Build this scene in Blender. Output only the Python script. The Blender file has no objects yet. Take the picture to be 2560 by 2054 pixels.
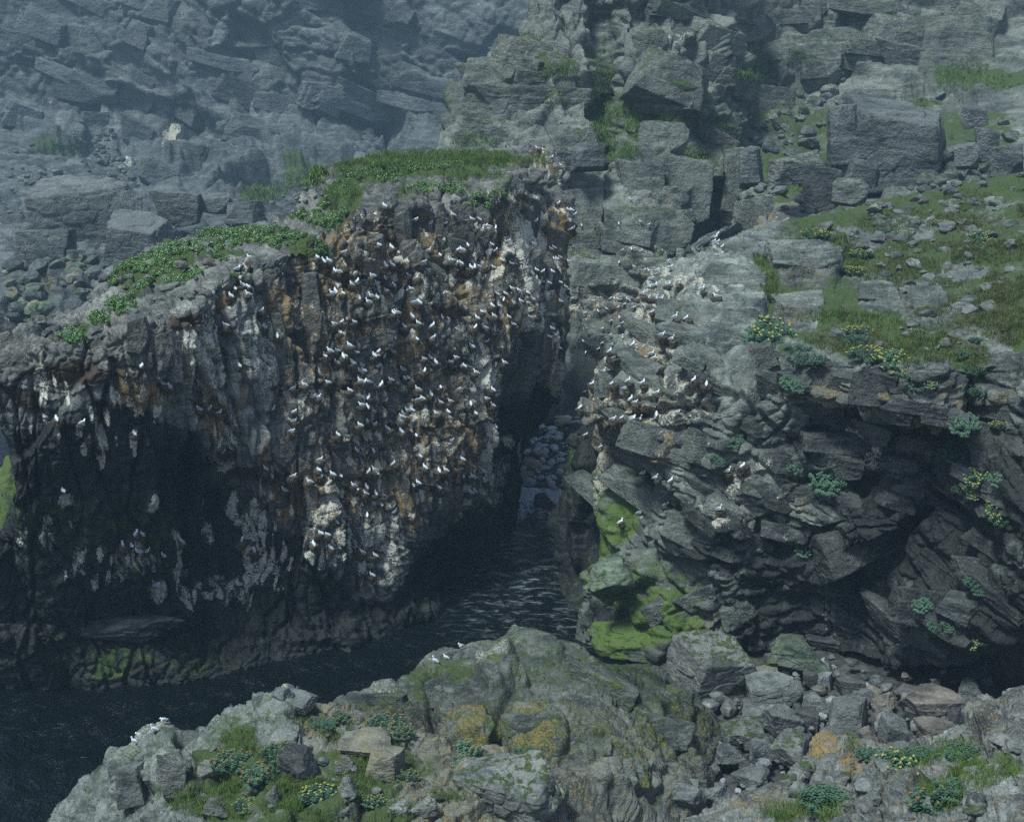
import bpy, bmesh, math, random
import numpy as np
from concurrent.futures import ThreadPoolExecutor
from mathutils import Vector, Matrix, Euler

SC = bpy.context.scene
COL = SC.collection
R = math.radians
rng = np.random.default_rng(7)
random.seed(7)

# ------------------------------------------------------------------ camera, sky, sun, exposure
CAM_H, PITCH, FPX = 36.0, R(15.0), 3517.0
cam = bpy.data.cameras.new('camera')
cam.sensor_fit = 'HORIZONTAL'; cam.sensor_width = 36.0; cam.lens = 36.0 * FPX / 2560.0
cam.clip_start = 0.5; cam.clip_end = 2000.0
camo = bpy.data.objects.new('camera', cam); COL.objects.link(camo)
camo.location = (0, 0, CAM_H); camo.rotation_euler = (R(90) - PITCH, 0, 0)
SC.camera = camo

SUN_EL, SUN_AZ = R(63.0), R(226.0)          # azimuth clockwise from +Y: behind the camera, a little to its left
world = bpy.data.worlds.new('World'); SC.world = world; world.use_nodes = True
wt = world.node_tree
for n in list(wt.nodes): wt.nodes.remove(n)
wo = wt.nodes.new('ShaderNodeOutputWorld'); wb = wt.nodes.new('ShaderNodeBackground')
sky = wt.nodes.new('ShaderNodeTexSky'); sky.sky_type = 'NISHITA'; sky.sun_disc = False
sky.sun_elevation = SUN_EL; sky.sun_rotation = SUN_AZ
sky.air_density = 1.0; sky.dust_density = 1.2; sky.ozone_density = 1.5
wb.inputs['Strength'].default_value = 0.05
wt.links.new(sky.outputs[0], wb.inputs[0]); wt.links.new(wb.outputs[0], wo.inputs[0])
sun = bpy.data.lights.new('sun', 'SUN'); sun.energy = 1.5; sun.angle = R(11.0); sun.color = (0.86, 1.0, 0.96)
suno = bpy.data.objects.new('sun', sun); COL.objects.link(suno)
sdir = Vector((math.sin(SUN_AZ) * math.cos(SUN_EL), math.cos(SUN_AZ) * math.cos(SUN_EL), math.sin(SUN_EL)))
suno.rotation_euler = (-sdir).to_track_quat('-Z', 'Y').to_euler(); suno.location = sdir * 120
vs = SC.view_settings
vs.view_transform = 'Standard'; vs.look = 'None'; vs.gamma = 1.0; vs.use_curve_mapping = False
vs.exposure = 1.38
SC.render.engine = 'CYCLES'
cy = SC.cycles
cy.use_denoising = False
try:
    cy.denoiser = 'OPENIMAGEDENOISE'; cy.denoising_input_passes = 'RGB_ALBEDO_NORMAL'; cy.denoising_prefilter = 'FAST'
except Exception: pass
cy.max_bounces = 4; cy.diffuse_bounces = 2; cy.glossy_bounces = 2; cy.transmission_bounces = 3; cy.volume_bounces = 0
cy.use_adaptive_sampling = True; cy.adaptive_threshold = 0.014; cy.adaptive_min_samples = 32
cy.caustics_reflective = False; cy.caustics_refractive = False

# ------------------------------------------------------------------ sketch coordinates -> places in the world
CP, SP = math.cos(PITCH), math.sin(PITCH)
def at(px, py, Y):
    a = (px - 1280.0) / FPX; b = (1027.0 - py) / FPX
    t = Y / (CP + b * SP)
    return np.array((a * t, Y, CAM_H + t * (b * CP - SP)))
def atz(px, py, z):
    a = (px - 1280.0) / FPX; b = (1027.0 - py) / FPX
    t = (z - CAM_H) / (b * CP - SP)
    return np.array((a * t, t * (CP + b * SP), z))
def proj(P):
    x, y, z = P[..., 0], P[..., 1], P[..., 2] - CAM_H
    d = y * CP - z * SP; u = y * SP + z * CP
    d = np.where(d < 0.1, 0.1, d)
    return 1280 + FPX * x / d, 1027 - FPX * u / d, d

# ------------------------------------------------------------------ noise
POOL = ThreadPoolExecutor(4)
def chunked(f, P, nout):
    n = len(P); step = 32768
    outs = list(POOL.map(lambda i: f(P[i:i + step]), range(0, n, step)))
    if nout == 1: return np.concatenate(outs)
    return [np.concatenate([o[k] for o in outs]) for k in range(nout)]
def h32(ix, iy, iz, seed):
    h = (ix.astype(np.uint32) * np.uint32(73856093)) ^ (iy.astype(np.uint32) * np.uint32(19349663)) ^ (iz.astype(np.uint32) * np.uint32(83492791)) ^ np.uint32((seed * 2654435761) & 0xffffffff)
    h ^= h >> np.uint32(15); h *= np.uint32(0x2c1b3c6d); h ^= h >> np.uint32(12); h *= np.uint32(0x297a2d39); h ^= h >> np.uint32(15)
    return h
def r01(h, k):
    h = h * np.uint32(2246822519 + 2 * k * 7919 + 2)
    h = h ^ (h >> np.uint32(13)); h = h * np.uint32(3266489917)
    return ((h >> np.uint32(8)) & np.uint32(0xffff)).astype(np.float32) * np.float32(1 / 65536)
def _vn(P, seed):
    i = np.floor(P); f = (P - i).astype(np.float32); i = i.astype(np.int64)
    f = f * f * (3 - 2 * f)
    out = 0
    for dx in (0, 1):
        wx = f[:, 0] if dx else 1 - f[:, 0]
        for dy in (0, 1):
            wy = f[:, 1] if dy else 1 - f[:, 1]
            for dz in (0, 1):
                wz = f[:, 2] if dz else 1 - f[:, 2]
                out = out + wx * wy * wz * r01(h32(i[:, 0] + dx, i[:, 1] + dy, i[:, 2] + dz, seed), 1)
    return out * 2 - 1
def vnoise(P, scale, seed=0, octaves=1, gain=0.5):
    def f(Q):
        o = 0; a = 1.0; s = scale
        for k in range(octaves):
            o = o + a * _vn(Q * s + 17.3 * k, seed + k); a *= gain; s *= 2.03
        return o
    return chunked(f, P, 1)
def voronoi(Q, seed):
    def f(P):
        n = len(P); c = np.floor(P).astype(np.int64); fr = (P - c).astype(np.float32)
        F1 = np.full(n, 9., np.float32); F2 = np.full(n, 9., np.float32)
        ID = np.zeros(n, np.uint32); REL = np.zeros((n, 3), np.float32)
        for dx in (-1, 0, 1):
            for dy in (-1, 0, 1):
                for dz in (-1, 0, 1):
                    h = h32(c[:, 0] + dx, c[:, 1] + dy, c[:, 2] + dz, seed)
                    rx = fr[:, 0] - dx - r01(h, 1); ry = fr[:, 1] - dy - r01(h, 2); rz = fr[:, 2] - dz - r01(h, 3)
                    rx2 = rx * rx; ry2 = ry * ry; rz2 = rz * rz; d = rx2 * rx2 + ry2 * ry2 + rz2 * rz2 + 0.02 * (rx2 + ry2 + rz2)      # squarish cells: joints run mostly at right angles
                    m = d < F1
                    F2 = np.where(m, F1, np.minimum(F2, d))
                    F1 = np.where(m, d, F1); ID = np.where(m, h, ID)
                    REL[m, 0] = rx[m]; REL[m, 1] = ry[m]; REL[m, 2] = rz[m]
        return np.sqrt(np.sqrt(F1)), np.sqrt(np.sqrt(F2)), ID, REL
    return chunked(f, Q, 4)
def sstep(a, b, x):
    t = np.clip((x - a) / (b - a), 0, 1); return t * t * (3 - 2 * t)

# ------------------------------------------------------------------ meshes
def tag(o, label=None, cat=None, group=None, kind=None):
    if label: o['label'] = label
    if cat: o['category'] = cat
    if group: o['group'] = group
    if kind: o['kind'] = kind
    return o
def np_mesh(name, V, F, smooth=True, attrs=None):
    me = bpy.data.meshes.new(name)
    V = np.ascontiguousarray(V, np.float32); F = np.ascontiguousarray(F, np.int32)
    k = F.shape[1]
    me.vertices.add(len(V)); me.vertices.foreach_set('co', V.ravel())
    me.loops.add(F.size); me.loops.foreach_set('vertex_index', F.ravel())
    me.polygons.add(len(F)); me.polygons.foreach_set('loop_start', np.arange(0, F.size, k, dtype=np.int32))
    if smooth: me.polygons.foreach_set('use_smooth', np.ones(len(F), bool))
    for a, val in (attrs or {}).items():
        at_ = me.attributes.new(a, 'FLOAT', 'POINT'); at_.data.foreach_set('value', np.ascontiguousarray(val, np.float32))
    me.update(calc_edges=True)
    return me
def link(name, me, mat=None, parent=None):
    o = bpy.data.objects.new(name, me); COL.objects.link(o)
    if mat is not None and me is not None:
        me.materials.clear()
        for m in (mat if isinstance(mat, (list, tuple)) else [mat]): me.materials.append(m)
    if parent: o.parent = parent
    return o

# ------------------------------------------------------------------ node helpers and materials
class NT:
    def __init__(s, mat):
        s.t = mat.node_tree
    def n(s, typ, **kw):
        nd = s.t.nodes.new(typ)
        for k, v in kw.items(): setattr(nd, k, v)
        return nd
    def set(s, sock, v):
        if isinstance(v, bpy.types.NodeSocket): s.t.links.new(v, sock)
        else: sock.default_value = v
    def math(s, op, a, b=0.0, c=0.0, clamp=False):
        nd = s.n('ShaderNodeMath', operation=op, use_clamp=clamp)
        s.set(nd.inputs[0], a); s.set(nd.inputs[1], b); s.set(nd.inputs[2], c)
        return nd.outputs[0]
    def mix(s, f, a, b, mode='MIX'):
        nd = s.n('ShaderNodeMix', data_type='RGBA', blend_type=mode)
        s.set(nd.inputs['Factor'], f)
        A, B = nd.inputs[6], nd.inputs[7]
        s.set(A, a if isinstance(a, bpy.types.NodeSocket) else (*a, 1.0)); s.set(B, b if isinstance(b, bpy.types.NodeSocket) else (*b, 1.0))
        return nd.outputs[2]
    def noise(s, vec, scale, detail=6, rough=0.6, dist=0.0):
        nd = s.n('ShaderNodeTexNoise'); s.set(nd.inputs['Vector'], vec)
        nd.inputs['Scale'].default_value = scale; nd.inputs['Detail'].default_value = detail
        nd.inputs['Roughness'].default_value = rough; nd.inputs['Distortion'].default_value = dist
        return nd.outputs[0]
    def vor(s, vec, scale, feature='DISTANCE_TO_EDGE'):
        nd = s.n('ShaderNodeTexVoronoi', feature=feature); s.set(nd.inputs['Vector'], vec); nd.inputs['Scale'].default_value = scale
        return nd.outputs[0]
    def ramp(s, v, lo, hi, a=0.0, b=1.0):
        nd = s.n('ShaderNodeMapRange', interpolation_type='SMOOTHSTEP', clamp=True)
        s.set(nd.inputs[0], v); s.set(nd.inputs[1], lo); s.set(nd.inputs[2], hi); s.set(nd.inputs[3], a); s.set(nd.inputs[4], b)
        return nd.outputs[0]
    def attr(s, name):
        return s.n('ShaderNodeAttribute', attribute_name=name).outputs['Fac']
    def scale3(s, vec, sx, sy, sz, rot=(0, 0, 0)):
        nd = s.n('ShaderNodeMapping'); s.set(nd.inputs[0], vec)
        nd.inputs['Scale'].default_value = (sx, sy, sz); nd.inputs['Rotation'].default_value = rot
        return nd.outputs[0]
def new_mat(name):
    m = bpy.data.materials.new(name); m.use_nodes = True
    T = NT(m)
    b = T.t.nodes['Principled BSDF']
    return m, T, b

LICH = (0.23, 0.165, 0.045)
def rock_mat(name, c1, c2, local=False, det=1.0, strata=(0.5, 0.0, 0.6), attrs=True, alg=(0.058, 0.100, 0.022), bump=1.0, lich_c=LICH, auto_lich=0.0, auto_moss=0.0, auto_alg=0.0, pale=0.0, streaky=0.0, guano_c=(0.52, 0.48, 0.39)):
    """Rock: two-tone ground colour, foliation bands, fine grain and relief; plus growths, stains and painted shade given by point attributes."""
    m, T, b = new_mat(name)
    if local:
        pos = T.n('ShaderNodeNewGeometry').outputs['Position']
        oi = T.n('ShaderNodeObjectInfo')
        rnd = oi.outputs['Random']
    else:
        pos = T.n('ShaderNodeNewGeometry').outputs['Position']
    n1 = T.noise(pos, 0.33 * det, 3, 0.62)
    n2 = T.noise(pos, 1.7 * det, 4, 0.68)
    n3 = T.noise(pos, 9.0 * det, 2, 0.7)
    band = T.noise(T.scale3(pos, 0.5 * det, 0.5 * det, 3.4 * det, strata), 1.0, 3, 0.65, 0.3)
    streak = T.noise(T.scale3(pos, 2.1 * det, 2.1 * det, 0.26 * det), 1.0, 5, 0.72)
    c1 = tuple(x * 0.8 for x in c1); c2 = tuple(x * 1.22 for x in c2)
    col = T.mix(T.ramp(n1, 0.36, 0.64), c1, c2)
    col = T.mix(T.ramp(band, 0.42, 0.70, 0.0, 0.6), col, tuple(min(1, x * 1.5 + 0.012) for x in c2))
    col = T.mix(T.ramp(n2, 0.56, 0.72, 0.0, 0.55), col, tuple(x * 0.45 for x in c1))
    val = T.math('MULTIPLY_ADD', n3, 1.7, 0.15)
    if attrs: val = T.math('MULTIPLY', val, T.attr('tone'))
    if local: val = T.math('MULTIPLY', val, T.math('MULTIPLY_ADD', rnd, 0.5, 0.75))
    g = T.n('ShaderNodeCombineColor'); [T.set(g.inputs[k], val) for k in range(3)]
    col = T.mix(1.0, col, g.outputs[0], 'MULTIPLY')
    # pale crustose lichen speckle
    if pale > 0:
        sp = T.ramp(T.noise(pos, 4.2 * det, 4, 0.8), 0.57, 0.66, 0.0, pale)
        col = T.mix(sp, col, (0.27, 0.285, 0.26))
    if streaky > 0:
        col = T.mix(T.ramp(streak, 0.50, 0.66, 0.0, streaky), col, (0.22, 0.225, 0.21))
        col = T.mix(T.ramp(streak, 0.47, 0.34, 0.0, streaky), col, (0.018, 0.020, 0.022))
    if auto_moss > 0:
        up = T.n('ShaderNodeSeparateXYZ'); T.set(up.inputs[0], T.n('ShaderNodeNewGeometry').outputs['Normal'])
        ms = T.math('MULTIPLY', T.ramp(up.outputs[2], 0.35, 0.8), T.ramp(n2, 0.62 - auto_moss * 0.3, 0.72 - auto_moss * 0.3))
        col = T.mix(ms, col, (0.045, 0.065, 0.018))
    if auto_alg > 0:
        am = T.ramp(T.math('MULTIPLY_ADD', n1, 0.5, T.math('MULTIPLY_ADD', n2, 0.35, T.math('MULTIPLY', n3, 0.15))), 0.58 - auto_alg * 0.2, 0.64 - auto_alg * 0.2)
        col = T.mix(T.math('MULTIPLY', am, 0.9), col, T.mix(n3, tuple(x * 0.5 for x in alg), tuple(x * 1.5 for x in alg)))
    if auto_lich > 0:
        fine = T.math('MULTIPLY_ADD', n2, 0.45, T.math('MULTIPLY', n3, 0.55))
        lm = T.math('MULTIPLY', T.ramp(fine, 0.62 - auto_lich * 0.16, 0.68 - auto_lich * 0.16), T.ramp(n1, 0.50, 0.62))
        col = T.mix(T.math('MULTIPLY', lm, 0.75), col, lich_c)
    rough = 0.88
    if attrs:
        def layer(col, nm, colr, nz, k=1.1, lo=0.42, hi=0.62, op=1.0):
            a = T.attr(nm)
            msk = T.ramp(T.math('MULTIPLY_ADD', T.math('SUBTRACT', nz, 0.5), k, a), lo, hi, 0.0, op)
            c2_ = T.mix(n3, tuple(x * 0.55 for x in colr), tuple(min(1, x * 1.35) for x in colr))
            return T.mix(msk, col, c2_), msk
        col, _ = layer(col, 'brown', (0.060, 0.038, 0.024), n2, 1.2, 0.40, 0.64, 0.9)
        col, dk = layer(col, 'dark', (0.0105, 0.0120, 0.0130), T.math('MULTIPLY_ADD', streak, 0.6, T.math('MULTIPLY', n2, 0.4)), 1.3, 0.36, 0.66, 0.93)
        col, _ = layer(col, 'ochre', (0.25, 0.160, 0.068), streak, 2.2, 0.47, 0.62, 0.85)
        col, _ = layer(col, 'guano', guano_c, T.math('MULTIPLY_ADD', streak, 0.35, T.math('MULTIPLY_ADD', n2, 0.30, T.math('MULTIPLY', n3, 0.35))), 3.4, 0.50, 0.74, 0.88)
        col, _ = layer(col, 'algae', alg, T.math('MULTIPLY_ADD', n2, 0.6, T.math('MULTIPLY', streak, 0.4)), 2.2, 0.42, 0.80, 0.92)
        col, _ = layer(col, 'lichen', lich_c, T.math('MULTIPLY_ADD', n2, 0.35, T.math('MULTIPLY', n3, 0.65)), 2.6, 0.50, 0.66, 0.78)
        col, _ = layer(col, 'moss', (0.056, 0.084, 0.020), T.math('MULTIPLY_ADD', n2, 0.6, T.math('MULTIPLY', n3, 0.4)), 1.2, 0.42, 0.60, 0.95)
        rough = T.ramp(dk, 0.0, 1.0, 0.88, 0.62)
    T.set(b.inputs['Base Color'], col)
    T.set(b.inputs['Roughness'], rough)
    b.inputs['Specular IOR Level'].default_value = 0.35
    hgt = T.math('MULTIPLY_ADD', n3, 0.3, n2)
    bp = T.n('ShaderNodeBump'); bp.inputs['Strength'].default_value = 0.85 * bump; bp.inputs['Distance'].default_value = 0.28 / det
    T.set(bp.inputs['Height'], hgt); T.set(b.inputs['Normal'], bp.outputs[0])
    return m
def leaf_mat(name, c1, c2, rough=0.7, trans=0.25):
    m, T, b = new_mat(name)
    a = T.attr('tint')
    n = T.noise(T.n('ShaderNodeNewGeometry').outputs['Position'], 0.7, 4, 0.6)
    f = T.math('MULTIPLY_ADD', T.math('SUBTRACT', n, 0.5), 0.9, a, clamp=True)
    T.set(b.inputs['Base Color'], T.mix(f, c1, c2)); b.inputs['Roughness'].default_value = rough
    b.inputs['Specular IOR Level'].default_value = 0.25
    return m
def flat_mat(name, c, rough=0.7, var=0.25):
    m, T, b = new_mat(name)
    n = T.noise(T.n('ShaderNodeTexCoord').outputs['Object'], 18.0, 4, 0.6)
    T.set(b.inputs['Base Color'], T.mix(n, tuple(x * (1 - var) for x in c), tuple(min(1, x * (1 + var)) for x in c)))
    b.inputs['Roughness'].default_value = rough; b.inputs['Specular IOR Level'].default_value = 0.25
    return m

# ------------------------------------------------------------------ where the birds sit (sketch positions and which way they face)
def crop(x0, y0, sc, txt):
    out = []
    for t in txt.split():
        a = t.split(','); out.append((x0 + float(a[0]) / sc, y0 + float(a[1]) / sc, a[2]))
    return out
ST = []
ST += crop(700, 450, 5.39, '1408,340,l 1840,520,r 2035,585,r 870,965,r 1335,865,l 1498,898,b 1583,962,l 2010,937,r 500,1035,l 505,1082,l 585,1085,l 650,1075,l 735,1210,l 790,1230,l 1243,1282,l 1422,1138,l 1508,1135,l 1608,1118,l 1950,1093,r 970,1393,l 1045,1353,r 1122,1335,l 1305,1365,l 1413,1320,l 1550,1342,l 1530,1412,l 1730,1270,l 1840,1310,r 1430,1475,l 1725,1460,b 1770,1455,l 1730,1543,l 1815,1640,r 1875,1638,l 1220,1550,l 1307,1565,b 1183,1632,l 700,1515,l 748,1490,l 850,1520,l')
ST += crop(1050, 450, 5.39, '445,470,l 355,583,r 700,530,l 800,537,l 852,650,b 885,625,r 930,627,l 1022,648,b 840,772,r 1195,825,r 1085,865,r 965,872,l 1022,950,r 910,998,l 645,885,b 515,935,b 568,930,l 270,1007,l 405,1070,l 450,1068,l 495,1115,r 550,1108,l 685,1165,l 740,1155,b 785,1165,l 990,1180,l 1055,1085,r 1105,1085,l 1225,1125,l 1265,1122,l 1870,315,r 2000,405,l 2045,410,l 2085,468,r 1570,553,r 1645,605,l 2030,668,r 2065,652,r 1530,865,l 1760,928,l 1805,912,l 1815,1068,l 1845,1062,l 1880,1042,l 2005,1100,l 1570,1215,l 1660,1235,r 1785,1237,l 1740,1390,l 1890,1380,l 1965,1445,l 1975,1470,l 1890,1565,l 1968,1575,l 1895,1635,l 1240,1465,l 1330,1490,l 1455,1525,l 1040,1540,l 1150,1533,l 1130,1620,b 1360,1635,l 1515,1605,l 1450,1660,l 970,1680,l 1070,1700,l')
ST += crop(700, 750, 7.187, '305,497,l 975,420,l 1120,380,r 1330,378,l 1070,560,l 1240,795,l 890,900,l 1025,890,l 1365,925,l 810,990,l 1135,1000,l 1170,990,l 1025,1115,l 1295,1105,l 1430,1258,l 1500,1255,l 1695,985,b 1745,975,l 1780,910,r 1865,1010,r 2030,912,l 1770,1165,r 2035,215,l 2095,215,l 1440,1438,l 1530,1455,b 1590,1450,l 1980,1415,l 1830,1505,r 250,1570,r 430,1508,l 555,1520,b 860,1465,l 830,1565,l 1255,1608,l')
ST += crop(1000, 750, 4.79, '145,185,l 215,265,l 50,305,l 395,298,r 502,195,l 205,460,b 407,440,r 420,520,l 980,130,l 925,207,l 1120,178,l 905,320,r 1013,325,l 1300,205,l 1355,290,l 1553,205,l 1678,163,l 1820,342,l 1785,440,l 1850,415,l 1905,575,l 1043,482,r 855,545,l 670,680,l 605,728,l 625,775,l 735,790,b 770,780,l 285,692,l 360,678,l 425,732,l 905,858,l 1245,738,l 298,838,b 55,925,b 95,920,l 30,820,l 205,1055,l 372,1112,l 487,1035,b 702,1062,r 1110,1062,l 1930,1078,l 150,1195,b 225,1180,r 270,1165,l 480,1210,l 600,1200,l 848,1240,b 1040,1170,l 1105,1245,l 35,1340,b 85,1310,l 148,1310,l 25,1390,l 430,1345,l 580,1328,l 905,1350,l 1150,1505,b 195,1612,b 622,1668,r 15,1565,l')
ST += crop(650, 960, 6.16, '820,180,r 905,190,r 190,375,r 535,420,r 540,548,r 500,715,r 1680,190,b 1940,240,r 1563,310,l 1650,340,l 1655,560,l 1540,620,l 1775,605,b 1955,670,l 1200,765,l 1485,1005,l 1752,1028,b 930,1150,r 905,1315,l 945,1380,l 1115,1375,l 1245,1405,l 755,1490,l 85,1285,l 180,1403,l 520,1405,r 375,1618,l 1680,1335,r 1760,1308,l 1805,1360,l 2055,1215,r 1435,1545,l 1497,1600,l 1640,1568,l 1620,1665,l 1785,1665,l')
ST += crop(950, 960, 6.16, '620,1100,l 688,1265,l 910,1325,b 1005,1310,l 1265,1140,l 1235,1262,l 1290,1415,b 1372,1410,l 1425,1410,l 1590,1330,l 1610,1480,l 510,1540,l 585,1505,l 898,1575,l 1395,1650,l 1465,1640,l')
ST += crop(550, 1200, 4.79, '1933,285,b 2097,365,b 1765,410,b 1390,485,l 1205,630,l 1285,645,l 1120,760,l 1322,800,l 1700,850,l 1855,890,l 1820,1125,l 265,705,b 395,705,l 408,835,b 222,1235,l')
ST += crop(0, 0, 2.156, '1345,1383,l 1285,1443,r 1305,1530,l 1335,1543,l 1268,1553,l 1243,1590,l 1335,1580,l 1410,1672,b')
ST += crop(0, 650, 2.156, '1215,348,l 1425,360,l 1495,405,b 765,570,b 880,662,l 915,680,l 1292,567,l 305,853,l 445,873,r 725,933,l 1072,797,l 1133,795,b 1185,815,r 1245,1010,l 1207,1030,r 1470,797,r 340,1240,l 735,1470,b 765,1475,l 660,1527,l 710,1535,l 745,1565,l 790,1565,r 880,1588,l 980,1512,l')
ST += [(393, 1461, 'r'), (1343, 371, 'L'), (1359, 375, 'L'), (1379, 394, 'R'), (1403, 414, 'L')]
HD = crop(1400, 480, 4.79, '1070,948,L 1162,940,R 1095,1028,R 1297,828,F 1325,902,R 1078,1125,R 1137,1118,R 1297,1108,R 1437,1093,F 995,1218,R 1070,1253,F 1167,1278,F 1220,1282,R 1710,1165,R 1870,1240,L 870,1385,R 900,1378,F 1110,1430,R 1390,1498,R 1513,1500,R 705,1615,R 1225,1700,R 1890,505,r 1868,540,r 1845,592,r 1890,597,r 1943,657,r 2115,110,r')
HD += crop(1400, 840, 4.79, '755,22,F 1345,35,R 875,108,R 615,97,R 600,183,R 645,245,R 1098,218,R 1135,262,R 537,425,F 567,442,F 577,487,F 435,522,R 385,562,R 350,570,R 297,668,R 243,848,R 620,563,R 825,538,R 990,568,R 785,630,R 1160,672,R 1600,530,R 1755,568,b 850,755,R 900,782,R 1405,912,R 1155,930,b 640,985,R 740,970,R 870,965,R 875,1000,R 965,1000,R 965,1090,R 308,1185,R 500,1325,R 405,1432,R 1010,1640,R 1155,1695,R 2025,1620,R')
HD += crop(1400, 1150, 4.79, '1330,250,R 1270,525,R 1920,590,R 965,632,R 735,745,R') + [(1857, 1163, 'R')]
BK = crop(1400, 480, 4.79, '303,25,l 838,83,l 308,250,l 385,262,l 440,268,l 585,215,l 268,353,l 257,400,b 377,350,b 703,380,b 965,355,l 1065,390,r 1327,440,b 1420,418,r 1437,480,l 1450,495,b 1487,312,r 1630,495,b 745,697,r 855,683,b 890,678,r 988,697,l 585,845,b 637,825,r 708,842,b 885,893,l 1012,933,r 605,1273,r 650,1273,b 690,1280,l 735,1282,r 803,1280,l 830,1298,b 775,1343,r 698,1380,r 558,1397,l 455,1425,b 298,1450,r 708,1500,b 610,1543,r 507,1635,r 745,1568,r 600,1712,r') + crop(1400, 840, 4.79, '505,85,r 460,155,r 280,63,l 308,195,b')

# ------------------------------------------------------------------ landforms: lofted profiles, then fractured, carved and stained
def pchip(A, t):
    K = len(A); d = np.diff(A, axis=0)
    m = np.zeros_like(A)
    a, b_ = d[:-1], d[1:]
    same = (a * b_) > 0
    m[1:-1] = np.where(same, 2 * a * b_ / np.where(same, a + b_, 1), 0)
    m[0] = d[0]; m[-1] = d[-1]
    i = np.clip(np.floor(t).astype(int), 0, K - 2); f = (t - i).reshape((-1,) + (1,) * (A.ndim - 1))
    h00 = 2 * f**3 - 3 * f**2 + 1; h10 = f**3 - 2 * f**2 + f; h01 = -2 * f**3 + 3 * f**2; h11 = f**3 - f**2
    return h00 * A[i] + h10 * m[i] + h01 * A[i + 1] + h11 * m[i + 1]
def params(ctrl, spacing, hidden_lo=0, hidden_hi=0, cap=500):
    """sample parameters along axis 0 so that neighbours sit about `spacing` apart in the picture"""
    u, v, d = proj(ctrl)
    out = []
    K = ctrl.shape[0]
    for i in range(K - 1):
        L = np.hypot(np.clip(u[i + 1], -120, 2680) - np.clip(u[i], -120, 2680), np.clip(v[i + 1], -120, 2120) - np.clip(v[i], -120, 2120))
        W = np.linalg.norm(ctrl[i + 1] - ctrl[i], axis=-1) / (2.7 * np.minimum(d[i], d[i + 1]) / FPX)   # slopes seen edge-on need more rows
        n = int(np.clip(max(np.percentile(L, 80), min(np.median(W), 4 * np.percentile(L, 80))) / spacing, 5, cap))
        if i < hidden_lo or i >= K - 1 - hidden_hi: n = min(n, 14)
        out.append(i + np.arange(n) / n)
    return np.append(np.concatenate(out), K - 1)
ZB_S = 5
ZB = np.full((2054 // ZB_S + 1, 2560 // ZB_S + 1), 1e9, np.float32)
ZB_P = np.zeros(ZB.shape + (3,), np.float32); ZB_N = np.zeros(ZB.shape + (3,), np.float32)
def zb_add(V, N):
    u, v, d = proj(V)
    ok = (u > 0) & (u < 2560) & (v > 0) & (v < 2054)
    idx = np.where(ok)[0]
    order = idx[np.argsort(-d[idx])]           # nearest written last
    gx = (u[order] / ZB_S).astype(int); gy = (v[order] / ZB_S).astype(int)
    new = np.full(ZB.shape, -1, np.int64); new[gy, gx] = order
    m = new >= 0
    dn = np.where(m, d[new], 1e9); better = m & (dn < ZB)
    ZB[better] = dn[better]; ZB_P[better] = V[new[better]]; ZB_N[better] = N[new[better]]
def hit(px, py, r=1, far=False):
    """the rock surface met at a sketch position: point and normal"""
    gx, gy = int(px / ZB_S), int(py / ZB_S)
    x0, x1, y0, y1 = max(0, gx - r), min(ZB.shape[1] - 1, gx + r), max(0, gy - r), min(ZB.shape[0] - 1, gy + r)
    w = ZB[y0:y1 + 1, x0:x1 + 1]
    if w.min() > 1e8: return None
    vals = w[w < 1e8]
    k = np.argmin(np.abs(w - (np.median(vals) if not far else vals.max())))
    i, j = np.unravel_index(k, w.shape)
    return ZB_P[y0 + i, x0 + j].copy(), ZB_N[y0 + i, x0 + j].copy()

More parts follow.
